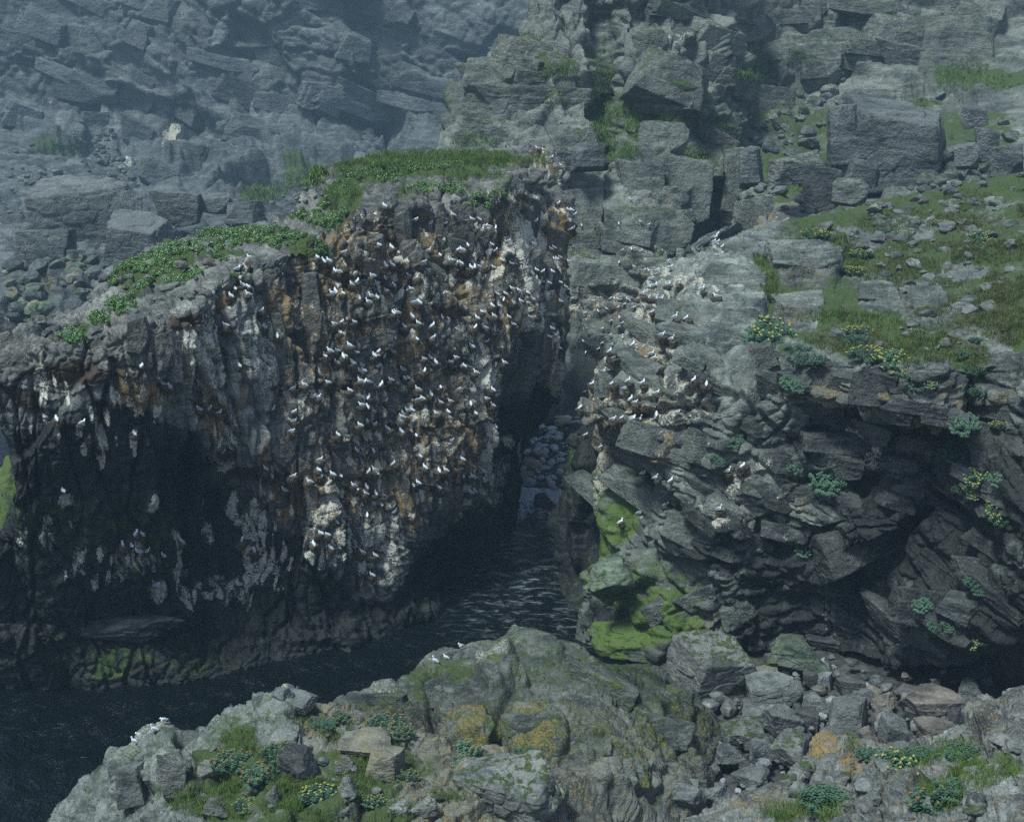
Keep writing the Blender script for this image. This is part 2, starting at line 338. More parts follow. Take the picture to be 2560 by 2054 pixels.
class Land:
    blur = 1
    def __init__(s, ctrl, spacing, hid=(0, 0, 0, 0)):
        s.ctrl = ctrl
        ti = params(ctrl, spacing, hid[0], hid[1]); tj = params(np.swapaxes(ctrl, 0, 1), spacing, hid[2], hid[3])
        G = pchip(ctrl, ti); G = np.swapaxes(pchip(np.swapaxes(G, 0, 1), tj), 0, 1)
        s.shape = G.shape[:2]; s.G = G; s.tj = tj
        N = s.normals(G)
        u, v, d = proj(G)
        toward = ((np.array((0, 0, CAM_H)) - G) * N).sum(-1)
        s.flip = np.mean(toward[:, len(tj) // 3:]) < 0
        if s.flip: N = -N
        s.P = G.reshape(-1, 3).astype(np.float32); s.N = N.reshape(-1, 3).astype(np.float32)
        s.u = u.ravel(); s.v = v.ravel(); s.d = d.ravel()
        s.tjv = np.tile(tj, len(ti))
        n = len(s.P)
        s.disp = np.zeros(n, np.float32); s.fine = np.zeros(n, np.float32); s.tone = np.ones(n, np.float32)
        s.a = {k: np.zeros(n, np.float32) for k in ('brown', 'dark', 'ochre', 'guano', 'algae', 'lichen', 'moss')}
        s.wu = s.u; s.wv = s.v
    def normals(s, G):
        du = np.gradient(G, axis=0); dv = np.gradient(G, axis=1)
        N = np.cross(du, dv); N /= np.linalg.norm(N, axis=-1, keepdims=True) + 1e-9
        return N
    def warp(s, amp_px, scale, seed=3):
        s.wu = s.u + amp_px * vnoise(s.P, scale, seed, 3); s.wv = s.v + amp_px * vnoise(s.P, scale, seed + 11, 3)
    def fracture(s, size, amp, crack, seed, rot=(0, 0, 0), tilt=1.0, warp=0.3, tone=0.25, cw=0.05, mask=None, soft=False):
        """joint blocks: each cell is pushed out or in and tilted a little, with an open joint round it"""
        M = np.array(Euler(rot).to_matrix(), np.float32)
        Q = (s.P @ M) / np.array(size, np.float32)
        Q = Q + warp * np.stack([vnoise(Q, 0.9, seed + 50 + k, 2) for k in range(3)], 1)
        F1, F2, ID, REL = voronoi(Q, seed)
        r = r01(ID, 5); e = F2 - F1
        t = REL[:, 0] * (r01(ID, 6) - .5) + REL[:, 1] * (r01(ID, 7) - .5) + REL[:, 2] * (r01(ID, 8) - .5)
        d = amp * ((r - .5) + tilt * 2 * t)
        if soft: d = (d + 0.4 * amp) * sstep(0.0, 0.11, e) * (0.35 + 0.65 * sstep(-0.35, 0.35, vnoise(s.P, 0.35 / max(size), seed + 80, 2)))
        d = d - crack * np.exp(-(e / cw) ** 2)
        tgt = s.fine if soft else s.disp
        tgt += (d if mask is None else d * mask).astype(np.float32)
        s.tone *= 1 - tone / 2 + tone * r01(ID, 9)
        return ID, e
    def strata(s, dirv, period, amp, seed, sharp=0.75, wob=0.3):
        """ledges along bedding planes: saw-tooth steps of uneven height"""
        x = (s.P @ np.array(dirv, np.float32)) / period + wob * vnoise(s.P, 0.8 / period, seed, 3)
        f = x - np.floor(x); k = np.floor(x).astype(np.int64)
        r = r01(h32(k, k * 0, k * 0, seed), 1)
        saw = np.where(f < sharp, f / sharp, (1 - f) / (1 - sharp))
        s.disp += amp * (0.3 + r) * (saw - .5)
    def noise(s, scale, amp, seed, octv=3):
        s.fine += amp * vnoise(s.P, scale, seed, octv)
    def line(s, pts):
        """distance to a polyline in the sketch, signed + below it, and a 0-1 weight that fades past its ends"""
        best = np.full(len(s.u), 1e9, np.float32); sg = np.zeros(len(s.u), np.float32)
        for (x0, y0), (x1, y1) in zip(pts[:-1], pts[1:]):
            dx, dy = x1 - x0, y1 - y0; L2 = dx * dx + dy * dy
            t = np.clip(((s.wu - x0) * dx + (s.wv - y0) * dy) / L2, 0, 1)
            ex, ey = s.wu - x0 - t * dx, s.wv - y0 - t * dy
            d = np.hypot(ex, ey); m = d < best
            best = np.where(m, d, best)
            sg = np.where(m, np.sign(ey * dx - ex * dy) * (1 if dx >= 0 else -1), sg)
        xs = [p[0] for p in pts]; ys = [p[1] for p in pts]
        return best, sg
    def ledge(s, pts, drop, fade, lip=12):
        d, sg = s.line(pts)
        xs = [p[0] for p in pts]; x0, x1 = min(xs), max(xs)
        w = sstep(x0 - 25, x0 + 15, s.wu) * (1 - sstep(x1 - 15, x1 + 25, s.wu))
        below = np.where(sg > 0, np.exp(-d / fade), 0)
        above = np.where(sg <= 0, np.exp(-d / lip), 0)
        s.disp += w * (-drop * below + 0.25 * drop * above)
        return w, np.where(sg > 0, d, -d)
    def crack(s, pts, width, depth):
        d, _ = s.line(pts)
        s.disp -= depth * np.exp(-(d / width) ** 2)
    def ell(s, cx, cy, rx, ry, rot=0.0, power=2.0):
        c, n = math.cos(R(rot)), math.sin(R(rot))
        x = ((s.wu - cx) * c + (s.wv - cy) * n) / rx; y = (-(s.wu - cx) * n + (s.wv - cy) * c) / ry
        return (np.abs(x) ** power + np.abs(y) ** power) ** (1 / power)
    def block(s, cx, cy, rx, ry, rot, amt, edge=0.12, tx=0.0, ty=0.0):
        """a squared block that stands proud (or a hollow), with a tilted face"""
        t = s.ell(cx, cy, rx, ry, rot, 5.0)
        w = 1 - sstep(1 - edge, 1.0, t)
        s.disp += w * (amt + tx * (s.wu - cx) / rx + ty * (s.wv - cy) / ry)
        s.disp -= 0.2 * abs(amt) * np.exp(-((t - 1.02) / 0.03) ** 2)
        s.tone *= 1 + 0.22 * w * math.sin(cx * 1.7 + cy)
    def dome(s, cx, cy, rx, ry, rot, amt):
        t = s.ell(cx, cy, rx, ry, rot)
        s.disp += amt * np.clip(1 - t * t, 0, 1)
    def stain(s, kind, items, soft=0.5):  # kind dark also paints shade into hollows and under ledges
        for it in items:
            cx, cy, rx, ry = it[:4]; rot = it[4] if len(it) > 4 else 0; val = it[5] if len(it) > 5 else 0.8
            t = s.ell(cx, cy, rx, ry, rot)
            s.a[kind] = np.maximum(s.a[kind], val * (1 - sstep(1 - soft, 1.0 + soft, t)))
    def dots(s, kind, items):
        """many small marks: (cx, cy, rx, ry, value)"""
        a = s.a[kind]
        for cx, cy, rx, ry, val in items:
            m = np.where((np.abs(s.wu - cx) < 1.5 * rx) & (np.abs(s.wv - cy) < 1.5 * ry))[0]
            t = np.hypot((s.wu[m] - cx) / rx, (s.wv[m] - cy) / ry)
            a[m] = np.maximum(a[m], val * (1 - sstep(0.5, 1.5, t)))
    def finish(s, name, mat, label, cat='cliff', clampz=None):
        D = s.disp.reshape(s.shape)
        for _ in range(s.blur):                      # joints get a short ramp instead of a torn edge
            D = np.pad(D, 1, mode='edge')
            D = (D[:-2, 1:-1] + 2 * D[1:-1, 1:-1] + D[2:, 1:-1]) / 4
            D = np.pad(D, ((0, 0), (1, 1)), mode='edge')
            D = (D[:, :-2] + 2 * D[:, 1:-1] + D[:, 2:]) / 4
        V = s.P + s.N * (D.ravel() + s.fine)[:, None]
        Gd = V.reshape(s.shape + (3,))
        N = s.normals(Gd)
        if s.flip: N = -N
        s.V = V; s.NV = N.reshape(-1, 3)
        I, J = s.shape
        k = np.arange(I * J).reshape(I, J)
        F = np.stack([k[:-1, :-1], k[1:, :-1], k[1:, 1:], k[:-1, 1:]], -1).reshape(-1, 4)
        if s.flip: F = F[:, ::-1]
        return V, F
    def make(s, name, mat, label, cat='cliff'):
        V, F = s.finish(name, mat, label, cat)
        if getattr(s, 'post', None): s.post()
        s.a['lichen'] *= 0.80; s.a['guano'] *= 1.08
        at_ = dict(s.a); at_['tone'] = s.tone
        me = np_mesh(name, V, F, False, at_)
        o = link(name, me, mat)
        tag(o, label, cat, kind='structure')
        zb_add(V, s.NV)
        return o

def grid(cols):
    return np.array([[at(*p) if len(p) == 3 else atz(p[0], p[1], p[3]) for p in c] for c in cols], np.float64)
def z(px, py, zz): return (px, py, None, zz)

SP_PX = 3.1
# ---- rock materials
M_STACK = rock_mat('stack_rock', (0.062, 0.066, 0.066), (0.115, 0.110, 0.098), strata=(0.0, 0.0, 0.0), pale=0.3, streaky=0.6, guano_c=(0.62, 0.59, 0.50))
M_HEAD = rock_mat('headland_rock', (0.064, 0.072, 0.070), (0.120, 0.126, 0.112), strata=(0.35, -0.45, 0.2), pale=0.6, streaky=0.15, alg=(0.088, 0.138, 0.026))
M_MID = rock_mat('back_cliff_rock', (0.070, 0.078, 0.074), (0.125, 0.128, 0.112), det=0.55, strata=(0.2, 0.2, 0.0), pale=0.45, streaky=0.25)
M_FAR = rock_mat('far_cliff_rock', (0.048, 0.055, 0.058), (0.088, 0.094, 0.094), det=0.35, strata=(0.3, 0.5, 0.0), pale=0.4)
M_FORE = rock_mat('foreground_rock', (0.068, 0.078, 0.073), (0.135, 0.142, 0.128), det=1.5, strata=(0.5, 0.3, 0.3), pale=0.7, lich_c=(0.29, 0.19, 0.04))
M_DOME = rock_mat('dome_rock', (0.055, 0.062, 0.058), (0.105, 0.108, 0.095), det=1.3, strata=(0.7, -0.3, 0.3), pale=0.45, alg=(0.060, 0.082, 0.024))
M_NEAR = rock_mat('near_rock', (0.080, 0.088, 0.088), (0.155, 0.16, 0.15), det=3.2, strata=(0.4, 0.3, 0.3), pale=0.8, lich_c=(0.32, 0.19, 0.035))
M_BOULD = rock_mat('boulder_rock', (0.070, 0.078, 0.08), (0.125, 0.128, 0.122), local=True, det=1.6, attrs=False, pale=0.45)
M_BOULD_L = rock_mat('lichen_boulder_rock', (0.085, 0.092, 0.09), (0.15, 0.15, 0.138), local=True, det=1.6, attrs=False, pale=0.6, auto_lich=0.35, auto_moss=0.5)

# ---------------- sea stack
def stack():
    C = [
     [(-60,900,72),(-60,930,71),(-50,1000,70.5),(20,1130,70.5),(40,1200,71),(0,1300,72),(-60,1540,73),(-80,1585,72),z(-90,1720,0)],
     [(75,815,75),(110,850,72.5),(110,930,71),(110,1060,71),(115,1200,71.3),(120,1400,72.6),(120,1545,73.6),(120,1600,72.8),z(120,1720,0)],
     [(200,795,77.5),(240,850,73),(240,920,72),(240,1050,72),(245,1200,72.8),(250,1400,74),(250,1555,75),(250,1610,73.8),z(250,1725,0)],
     [(250,720,81),(350,810,74),(355,900,73),(360,1000,73.5),(365,1150,74.3),(370,1400,75.6),(380,1565,76.4),(380,1620,74.6),z(380,1720,0)],
     [(320,660,85),(470,790,75),(480,860,75),(485,980,76),(490,1150,76.8),(490,1400,78),(490,1580,78),(500,1630,76.2),z(500,1700,0)],
     [(470,590,89),(590,665,79),(590,760,78),(590,900,77.5),(590,1090,77.5),(590,1300,79.8),(600,1480,79.5),(610,1560,78.2),z(620,1680,0)],
     [(540,578,92),(700,625,82),(700,750,80),(700,950,79.5),(700,1130,79),(700,1300,79.5),(700,1450,79.2),(710,1540,79),z(740,1650,0)],
     [(690,560,95),(800,580,85),(800,720,83),(800,930,81),(800,1130,80),(810,1300,79.5),(820,1430,79.5),(830,1520,80),z(870,1620,0)],
     [(770,480,98),(880,520,88),(890,680,85),(895,900,83),(900,1120,82),(910,1300,81),(930,1420,81),(950,1500,82),z(1000,1570,0)],
     [(890,402,103),(1010,500,91),(1010,680,88),(1010,900,86),(1010,1100,84.5),(1020,1260,84),(1060,1390,86.5),(1080,1460,87.5),z(1090,1520,0)],
     [(1040,380,105),(1140,505,94),(1140,680,91),(1140,900,88.5),(1140,1100,87),(1150,1250,87.2),(1150,1350,90.5),(1150,1420,91.5),z(1150,1480,0)],
     [(1180,375,107),(1260,470,97),(1265,680,93.5),(1260,900,91),(1240,1080,90.2),(1235,1200,91.5),(1210,1320,94),(1200,1390,94.5),z(1190,1460,0)],
     [(1330,370,108),(1350,430,101),(1350,650,97),(1335,850,95),(1300,1010,95.5),(1245,1180,95.8),(1228,1300,96.3),(1215,1380,96.5),z(1195,1445,0)],
     [(1395,395,108),(1424,440,104),(1424,650,100),(1416,850,99),(1378,1025,99.5),(1275,1168,100),(1262,1270,100),(1240,1360,100),z(1205,1430,0)],
    ]
    g = grid(C)
    back = g[:, :1] + np.array((-0.5, 9, -3.5)); bb = back + np.array((-1, 6, 0)); bb[..., 2] = -3
    un = g[:, -1:] + np.array((0, 0.3, -3.0))
    g = np.concatenate([bb, back, g, un], 1)
    lw = g[:1] + np.array((2, 14, 0)); rw = g[-1:] + np.array((-4, 12, 0))
    g = np.concatenate([lw, g, rw], 0)
    L = Land(g, SP_PX, (1, 1, 2, 1))
    L.warp(16, 0.35)
    u, v = L.wu, L.wv
    edge = np.interp(u, [14,110,240,350,470,590,700,800,880,1010,1140,1260,1350,1424], [910,850,850,810,790,665,625,580,520,500,505,470,430,440])
    top = 1 - sstep(-25, 25, v - edge)
    face = 1 - top
    # large joints, pillars, blocks, chips
    L.fracture((6.5, 6.5, 11.0), 1.0, 0, 21, (0.05, 0.1, 0.4), 0.9, 0.14, 0.2, mask=0.5 + 0.5 * face)
    L.fracture((1.9, 2.2, 8.0), 0.45, 0.6, 22, (0.06, -0.10, 0.5), 0.9, 0.09, 0.45, 0.03, mask=face)
    L.fracture((2.2, 2.2, 1.2), 0.4, 0.35, 23, (0.3, 0.25, 0.3), 1.0, 0.14, 0.3, 0.06, mask=0.25 + 0.75 * top, soft=True)
    L.fracture((0.8, 0.9, 2.6), 0.15, 0.15, 24, (0.1, 0.15, 0.2), 1.0, 0.14, 0.35, 0.07)
    L.fracture((1.2, 1.3, 3.2), 0.04, 0.24, 26, (0.05, 0.08, 0.9), 0.5, 0.06, 0.3, 0.05)
    L.noise(1.4, 0.06, 31, 3)
    # overhangs, nest ledges, hanging slabs, hollows
    L.ledge([(20,975),(120,990),(300,935),(440,960),(470,1000),(500,1015)], 0.3, 30, 8)
    L.ledge([(500,900),(540,1010),(575,1060),(640,1150)], 0.9, 70)
    L.ledge([(600,1165),(700,1195),(800,1232),(880,1215)], 0.55, 40)
    L.ledge([(700,968),(780,955),(880,962)], 0.5, 30)
    L.ledge([(830,690),(930,700),(1060,668)], 0.6, 30)
    L.ledge([(930,585),(1010,600),(1090,640),(1180,680)], 0.5, 22)
    L.ledge([(1030,770),(1100,790),(1180,780)], 0.4, 25)
    L.ledge([(1090,905),(1200,925),(1260,900)], 0.4, 25)
    L.ledge([(1030,1050),(1130,1060),(1240,1050)], 0.35, 25)
    L.ledge([(950,1180),(1060,1200),(1200,1195)], 0.5, 30)
    L.ledge([(850,800),(930,812),(990,800)], 0.4, 22)
    L.ledge([(760,870),(850,890),(930,880)], 0.4, 22)
    L.ledge([(880,1005),(960,1040),(1010,1030)], 0.35, 25)
    L.ledge([(820,1120),(900,1130),(980,1115)], 0.35, 25)
    L.ledge([(1270,505),(1330,560),(1420,610)], 0.6, 25)
    L.block(905, 628, 38, 42, 8, 0.95, 0.25)
    L.block(1255, 512, 40, 28, 10, 0.8, 0.2); L.block(1270, 590, 22, 45, 3, -0.5)
    L.block(660, 1010, 16, 120, 4, 0.35, 0.3); L.block(535, 1010, 26, 190, 3, 0.5, 0.3); L.block(620, 850, 40, 130, -2, 0.4, 0.2)
    L.block(470, 930, 14, 110, 6, 0.35, 0.3); L.block(400, 890, 18, 70, 4, 0.4, 0.3); L.block(760, 850, 42, 120, 0, 0.25, 0.1)
    L.block(1065, 790, 14, 70, 0, 0.3, 0.2); L.block(950, 560, 22, 48, 12, 0.4, 0.2); L.block(1010, 545, 20, 60, 5, -0.35, 0.2)
    L.block(375, 1240, 27, 32, 15, 0.55, 0.3); L.block(145, 1010, 60, 35, 0, 0.5, 0.25)
    L.crack([(650,640),(640,800),(650,950),(640,1100)], 5, 0.8); L.crack([(745,690),(742,800),(745,960)], 5, 0.6)
    L.crack([(1240,640),(1250,800),(1235,1000)], 5, 0.6); L.crack([(1010,600),(1000,760),(1010,960)], 5, 0.6)
    L.crack([(490,1100),(485,1300),(470,1500)], 14, 1.2); L.crack([(800,480),(860,540),(960,600)], 6, 0.8)
    L.dome(560, 1300, 60, 170, 0, -0.8); L.dome(180, 1250, 120, 150, 0, -0.3); L.dome(440, 1230, 60, 150, 0, -0.6)
    # stains: dark wet rock with cave shade painted in, brown nest muck, ochre and guano, algae, turf
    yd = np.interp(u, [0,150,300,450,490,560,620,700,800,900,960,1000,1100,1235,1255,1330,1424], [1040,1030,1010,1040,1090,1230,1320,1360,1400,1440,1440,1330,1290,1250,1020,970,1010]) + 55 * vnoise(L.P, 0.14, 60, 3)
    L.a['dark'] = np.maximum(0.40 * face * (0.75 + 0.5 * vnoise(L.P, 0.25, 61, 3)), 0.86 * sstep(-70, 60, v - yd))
    nest = face * sstep(640, 720, u) * (1 - sstep(1240, 1420, u)) * (1 - sstep(-60, 40, v - yd))
    L.a['ochre'] = nest * (0.43 + 0.22 * vnoise(L.P, 0.30, 62, 3)); L.a['guano'] = nest * (0.33 + 0.20 * vnoise(L.P, 0.45, 63, 3))
    L.a['brown'] = nest * (0.36 + 0.28 * vnoise(L.P, 0.22, 64, 3))
    L.stain('brown', [(900,700,120,38),(960,600,90,30),(760,985,120,22),(900,960,60,30),(720,1215,110,26),(880,1250,60,26),(1130,680,90,26),(1120,790,70,25),(1170,925,70,22),(1100,1060,80,20),(1010,1075,60,22),(1160,1200,70,22),(900,820,50,30),(850,900,60,30),(280,935,90,16),(160,930,120,30),(470,800,60,20),(60,1010,50,20),(600,1200,40,40),(380,1370,50,14),(520,1040,40,14)])
    L.stain('ochre', [(350,985,80,45,10,.75),(540,1060,30,60,0,.8),(660,1150,14,60,0,.8),(700,1280,50,50,0,.7),(830,1260,40,60,0,.75),(720,760,40,60,0,.65),(1380,620,40,120,0,.8),(1400,760,24,50,0,.9),(1300,560,40,60,0,.7),(1090,620,40,60,0,.65),(560,780,25,60,20,.6),(235,1080,20,50,0,.6),(1320,700,60,60,0,.6)])
    L.stain('guano', [(395,1480,25,30,0,0.84),(375,1240,18,30,20,1.00),(160,1240,20,20,0,0.74),(330,1100,14,35,0,0.74),(570,1130,15,90,0,0.76),(90,930,25,60,0,0.64),(840,1240,40,50,0,0.74),(1230,1130,30,110,0,0.76),(1330,640,60,120,0,0.74),(1390,940,25,60,0,0.74),(1210,960,60,80,0,0.69),(450,1365,15,30,0,0.84),(445,1410,14,40,10,0.84),(530,900,30,150,0,0.64),(650,870,50,140,0,0.62),(480,880,60,70,0,0.62)])
    g_ = np.random.default_rng(33); spl = []
    for cx, cy, rx, ry, n_ in [(630,1340,70,60,26),(640,1430,60,50,20),(830,1370,65,45,22),(940,1390,45,80,22),(960,1300,40,60,14),(320,1400,60,40,18),(230,1110,50,70,14),(700,1260,60,50,14),(560,1470,60,25,10),(100,1310,50,40,9),(200,1385,40,35,7),(520,1480,60,20,8),(450,1440,30,30,5),(350,1000,70,40,14),(120,1010,60,60,8),(560,1110,30,90,14),(1240,1120,30,120,18),(1330,640,60,130,30),(1390,800,30,160,20)]:
        for _ in range(n_): spl.append((cx + rx * g_.normal() * .55, cy + ry * g_.normal() * .55, g_.uniform(4, 11), g_.uniform(10, 36), g_.uniform(.5, .82)))
    L.dots('guano', spl)
    L.dots('brown', [(x, y + 9, 15, 9, 0.8) for x, y, k_ in ST]); L.dots('ochre', [(x + 2, y + 30, 9, 22, 0.62) for x, y, k_ in ST])
    L.dots('guano', [(x + (i_ * 7) % 9 - 4, y + 22 + (i_ * 5) % 9, 4.5, 13 + (i_ * 3) % 14, 0.78) for i_, (x, y, k_) in enumerate(ST)])
    L.a['algae'] = np.maximum(L.a['algae'], 0.46 * sstep(90, 240, v - yd) * (1 - sstep(1660, 1740, v)) * (0.8 + 0.5 * vnoise(L.P, 0.2, 66, 2)))
    L.stain('algae', [(300,1640,110,30,0,.62),(270,1680,70,30,0,.7),(120,1640,90,50,0,.5),(430,1420,30,110,0,.42),(1240,1330,80,120,0,.45),(1330,1120,60,60,0,.35),(640,1510,80,50,0,.5),(800,1480,70,50,0,.5)])
    L.stain('moss', [(330,720,55,22,-30,.75),(560,622,80,18,5,.85),(455,690,55,20,-15,.7),(395,660,135,40,-22,.85),(480,615,90,26,-8,.9),(470,640,40,25,0,.6),(300,760,40,22,0,.7),(190,835,40,22,0,.8),(560,640,30,20,0,.5),(250,790,30,20,0,.5)])
    L.stain('moss', [(1060,410,250,30,-2,.95),(930,440,90,30,0,.9),(850,500,60,40,0,.8),(790,545,70,22,10,.9),(690,590,110,22,8,.9),(760,620,60,14,20,.8),(1040,475,70,22,0,.55),(1130,480,60,25,0,.5),(1240,500,30,30,0,.5)])
    pil = 1 - sstep(0.7, 1.15, L.ell(540, 930, 160, 210))
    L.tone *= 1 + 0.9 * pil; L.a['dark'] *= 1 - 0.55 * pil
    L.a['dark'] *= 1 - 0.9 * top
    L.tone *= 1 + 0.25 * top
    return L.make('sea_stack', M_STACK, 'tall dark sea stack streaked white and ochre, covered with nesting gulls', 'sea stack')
STACK = stack()

# ---------------- right headland
def headland():
    C = [
     [(1745,618,100),(1690,640,97),(1625,682,93),(1590,740,90),(1540,870,87),(1448,1030,85),(1470,1075,86.5),(1478,1300,85.5),(1490,1480,83.5),z(1460,1590,0)],
     [(1800,600,104),(1740,640,97),(1690,700,91),(1650,780,87),(1620,900,84),(1560,1045,82),(1575,1085,84),(1560,1300,82.5),(1560,1470,80.5),z(1560,1620,0)],
     [(1880,572,108),(1850,620,100),(1800,690,93),(1770,800,85),(1740,930,80),(1690,1050,79),(1690,1160,79),(1690,1320,78.5),(1680,1480,77.5),z(1680,1650,0.5)],
     [(2000,545,112),(1980,620,102),(1950,720,92),(1920,840,82),(1900,930,79),(1850,1050,77),(1840,1180,76.5),(1830,1330,76),(1820,1480,75.5),z(1820,1640,1)],
     [(2140,520,116),(2120,620,103),(2060,740,91),(2030,880,77),(2010,950,75.4),(1990,1050,76),(1980,1180,75),(1980,1320,74),(1980,1470,74.5),z(1980,1625,1.5)],
     [(2280,490,118),(2260,620,103),(2210,760,88),(2180,905,72),(2180,1000,71.5),(2170,1045,74.5),(2150,1180,73.5),(2140,1320,71.5),(2140,1490,73.5),z(2150,1650,2)],
     [(2400,465,118),(2380,620,102),(2340,780,85),(2320,910,69.5),(2320,1010,69),(2310,1055,72.8),(2300,1180,72),(2290,1350,70),(2290,1500,69),z(2300,1690,2.5)],
     [(2500,440,118),(2480,620,100),(2460,780,83),(2450,900,69.5),(2450,1000,69),(2440,1080,70.5),(2430,1200,69),(2430,1370,68),(2430,1540,66),z(2440,1700,3)],
     [(2600,420,118),(2600,600,98),(2600,740,82),(2580,860,70),(2580,980,67),(2570,1080,66),(2560,1200,64.5),(2560,1400,63.5),(2560,1560,63.5),z(2570,1700,3.5)],
     [(2800,380,116),(2800,560,96),(2800,700,80),(2780,830,68),(2780,960,64),(2770,1080,62),(2760,1200,61),(2760,1400,60),(2760,1560,60),z(2770,1720,4)],
     [(3500,330,112),(3500,510,92),(3500,640,76),(3480,790,64),(3480,920,58),(3470,1080,55),(3460,1200,54),(3460,1400,53),(3460,1560,53),z(3470,1720,5)],
    ]
    g = grid(C)
    back = g[:, :1] + np.array((2, 9, -4)); bb = back + np.array((2, 6, -12)); bb[..., 2] = np.minimum(bb[..., 2], 6)
    un = g[:, -1:] + np.array((0, 0.5, -4.0))
    g = np.concatenate([bb, back, g, un], 1)
    lw = g[:1] + np.array((5, 14, 0))
    g = np.concatenate([lw, g], 0)
    L = Land(g, SP_PX, (1, 1, 2, 1))
    L.warp(16, 0.3)
    u, v = L.wu, L.wv
    edge = np.interp(u, [1590,1650,1770,1920,2030,2180,2320,2450,2580], [740,780,800,840,880,905,910,900,860])
    top = 1 - sstep(-30, 30, v - edge); face = 1 - top
    B = (0.5, -0.55, 0.25)
    L.fracture((9, 9, 5), 1.1, 0, 41, B, 0.9, 0.14, 0.2, mask=0.4 + 0.6 * face)
    L.fracture((5.5, 5.5, 1.6), 0.5, 0.5, 42, B, 1.0, 0.09, 0.4, 0.03, mask=0.25 + 0.75 * face)
    L.fracture((2.0, 2.0, 0.7), 0.20, 0.18, 43, B, 1.0, 0.14, 0.35, 0.06)
    L.fracture((0.9, 0.9, 0.4), 0.05, 0.06, 44, (0.3, -0.4, 0.6), 1.0, 0.14, 0.3, 0.07, soft=True)
    L.fracture((2.6, 2.6, 0.9), 0.05, 0.26, 48, (0.45, -0.6, 0.2), 0.5, 0.06, 0.3, 0.05)
    L.noise(1.2, 0.05, 46, 3)
    d0 = L.disp.copy(); L.strata((0.45, -0.25, 0.85), 1.3, 0.14, 47, 0.85, 0.06); L.disp = d0 + (L.disp - d0) * (0.2 + 0.8 * face)
    # the two roofs on the left nose, the lichened cornice, the caves
    L.ledge([(1445,1038),(1530,1048),(1620,1030),(1720,1015),(1790,1000)], 0.9, 26)
    L.ledge([(1500,1145),(1580,1170),(1660,1195),(1700,1230)], 1.1, 60)
    L.ledge([(1620,855),(1720,880),(1800,880),(1840,850)], 0.5, 20)
    L.ledge([(1640,1250),(1740,1290),(1860,1340),(1960,1370)], 1.2, 40)
    L.ledge([(1990,1000),(2060,1010),(2170,1040),(2280,1050),(2340,1062),(2380,1035),(2450,1000)], 0.9, 90)
    L.ledge([(2020,1075),(2150,1095),(2300,1100)], 0.5, 30)
    L.ledge([(1900,1190),(1990,1190),(2100,1170),(2200,1180)], 0.9, 50)
    L.ledge([(2080,1380),(2180,1350),(2280,1310)], 0.9, 40)
    L.ledge([(2100,1640),(2230,1650),(2380,1640),(2480,1620)], 1.6, 60)
    L.ledge([(2350,1250),(2440,1270),(2530,1300)], 0.6, 40)
    L.ledge([(1850,1440),(1960,1470),(2080,1470)], 0.7, 40)
    L.crack([(1960,880),(1900,1000),(1830,1100),(1800,1200)], 12, 1.0)
    L.crack([(2320,1240),(2240,1370),(2120,1480)], 16, 1.5); L.crack([(2440,900),(2430,1000),(2400,1120)], 12, 1.0)
    L.crack([(1470,925),(1600,905),(1760,880)], 5, 0.4); L.crack([(1700,720),(1690,820),(1720,900)], 6, 0.5); L.crack([(1880,690),(1920,760),(1960,830)], 8, 0.5)
    L.block(1560, 960, 90, 60, -6, 0.5, 0.1); L.block(1600, 1105, 110, 45, 14, 0.6, 0.12); L.block(1820, 740, 110, 80, 10, 0.6, 0.2)
    L.block(2010, 660, 105, 62, 4, 0.9, 0.2); L.block(1760, 1120, 70, 55, 20, 0.45, 0.1); L.block(1720, 1345, 80, 55, 22, 0.9, 0.12); L.block(1820, 1290, 85, 38, 24, 0.5, 0.12)
    L.block(1560, 1440, 85, 48, -25, 1.0, 0.25); L.block(1650, 1520, 60, 32, -35, 0.7, 0.15); L.block(1740, 1540, 70, 36, -30, 0.7, 0.15); L.block(1830, 1560, 60, 40, -30, 0.6, 0.15)
    L.block(2060, 950, 75, 40, 4, 0.35, 0.1); L.block(2210, 965, 70, 45, 5, 0.3, 0.1); L.block(2350, 970, 60, 45, 4, 0.4, 0.15)
    L.dome(2150, 1370, 130, 70, -20, 0.9); L.dome(2330, 1540, 110, 60, 10, 0.8); L.dome(2280, 1480, 70, 40, 0, 0.5)
    L.dome(2260, 1680, 130, 40, 0, -1.0); L.dome(2060, 1140, 110, 45, 10, 0.6); L.dome(1480, 1340, 40, 140, 0, -0.5)
    L.dome(2450, 1380, 70, 80, 0, -0.5); L.dome(1870, 900, 60, 45, -20, 0.8)
    # stains; dark also paints the shade under roofs and in caves
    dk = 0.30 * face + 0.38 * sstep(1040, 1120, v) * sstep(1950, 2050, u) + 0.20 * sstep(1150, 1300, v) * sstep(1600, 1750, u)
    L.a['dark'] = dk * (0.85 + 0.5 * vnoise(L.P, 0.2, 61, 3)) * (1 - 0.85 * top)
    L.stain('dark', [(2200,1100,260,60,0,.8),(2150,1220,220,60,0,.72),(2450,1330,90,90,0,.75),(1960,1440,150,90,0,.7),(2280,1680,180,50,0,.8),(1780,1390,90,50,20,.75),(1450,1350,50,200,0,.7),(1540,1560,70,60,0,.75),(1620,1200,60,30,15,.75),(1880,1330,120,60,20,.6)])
    nose = (1 - sstep(1700, 1850, u)) * (1 - sstep(1160, 1260, v))
    L.a['ochre'] = nose * face * (0.40 + 0.2 * vnoise(L.P, 0.4, 62, 3)); L.a['guano'] = nose * (0.37 + 0.2 * vnoise(L.P, 0.8, 63, 3))
    L.a['brown'] = nose * face * (0.36 + 0.22 * vnoise(L.P, 0.35, 64, 3))
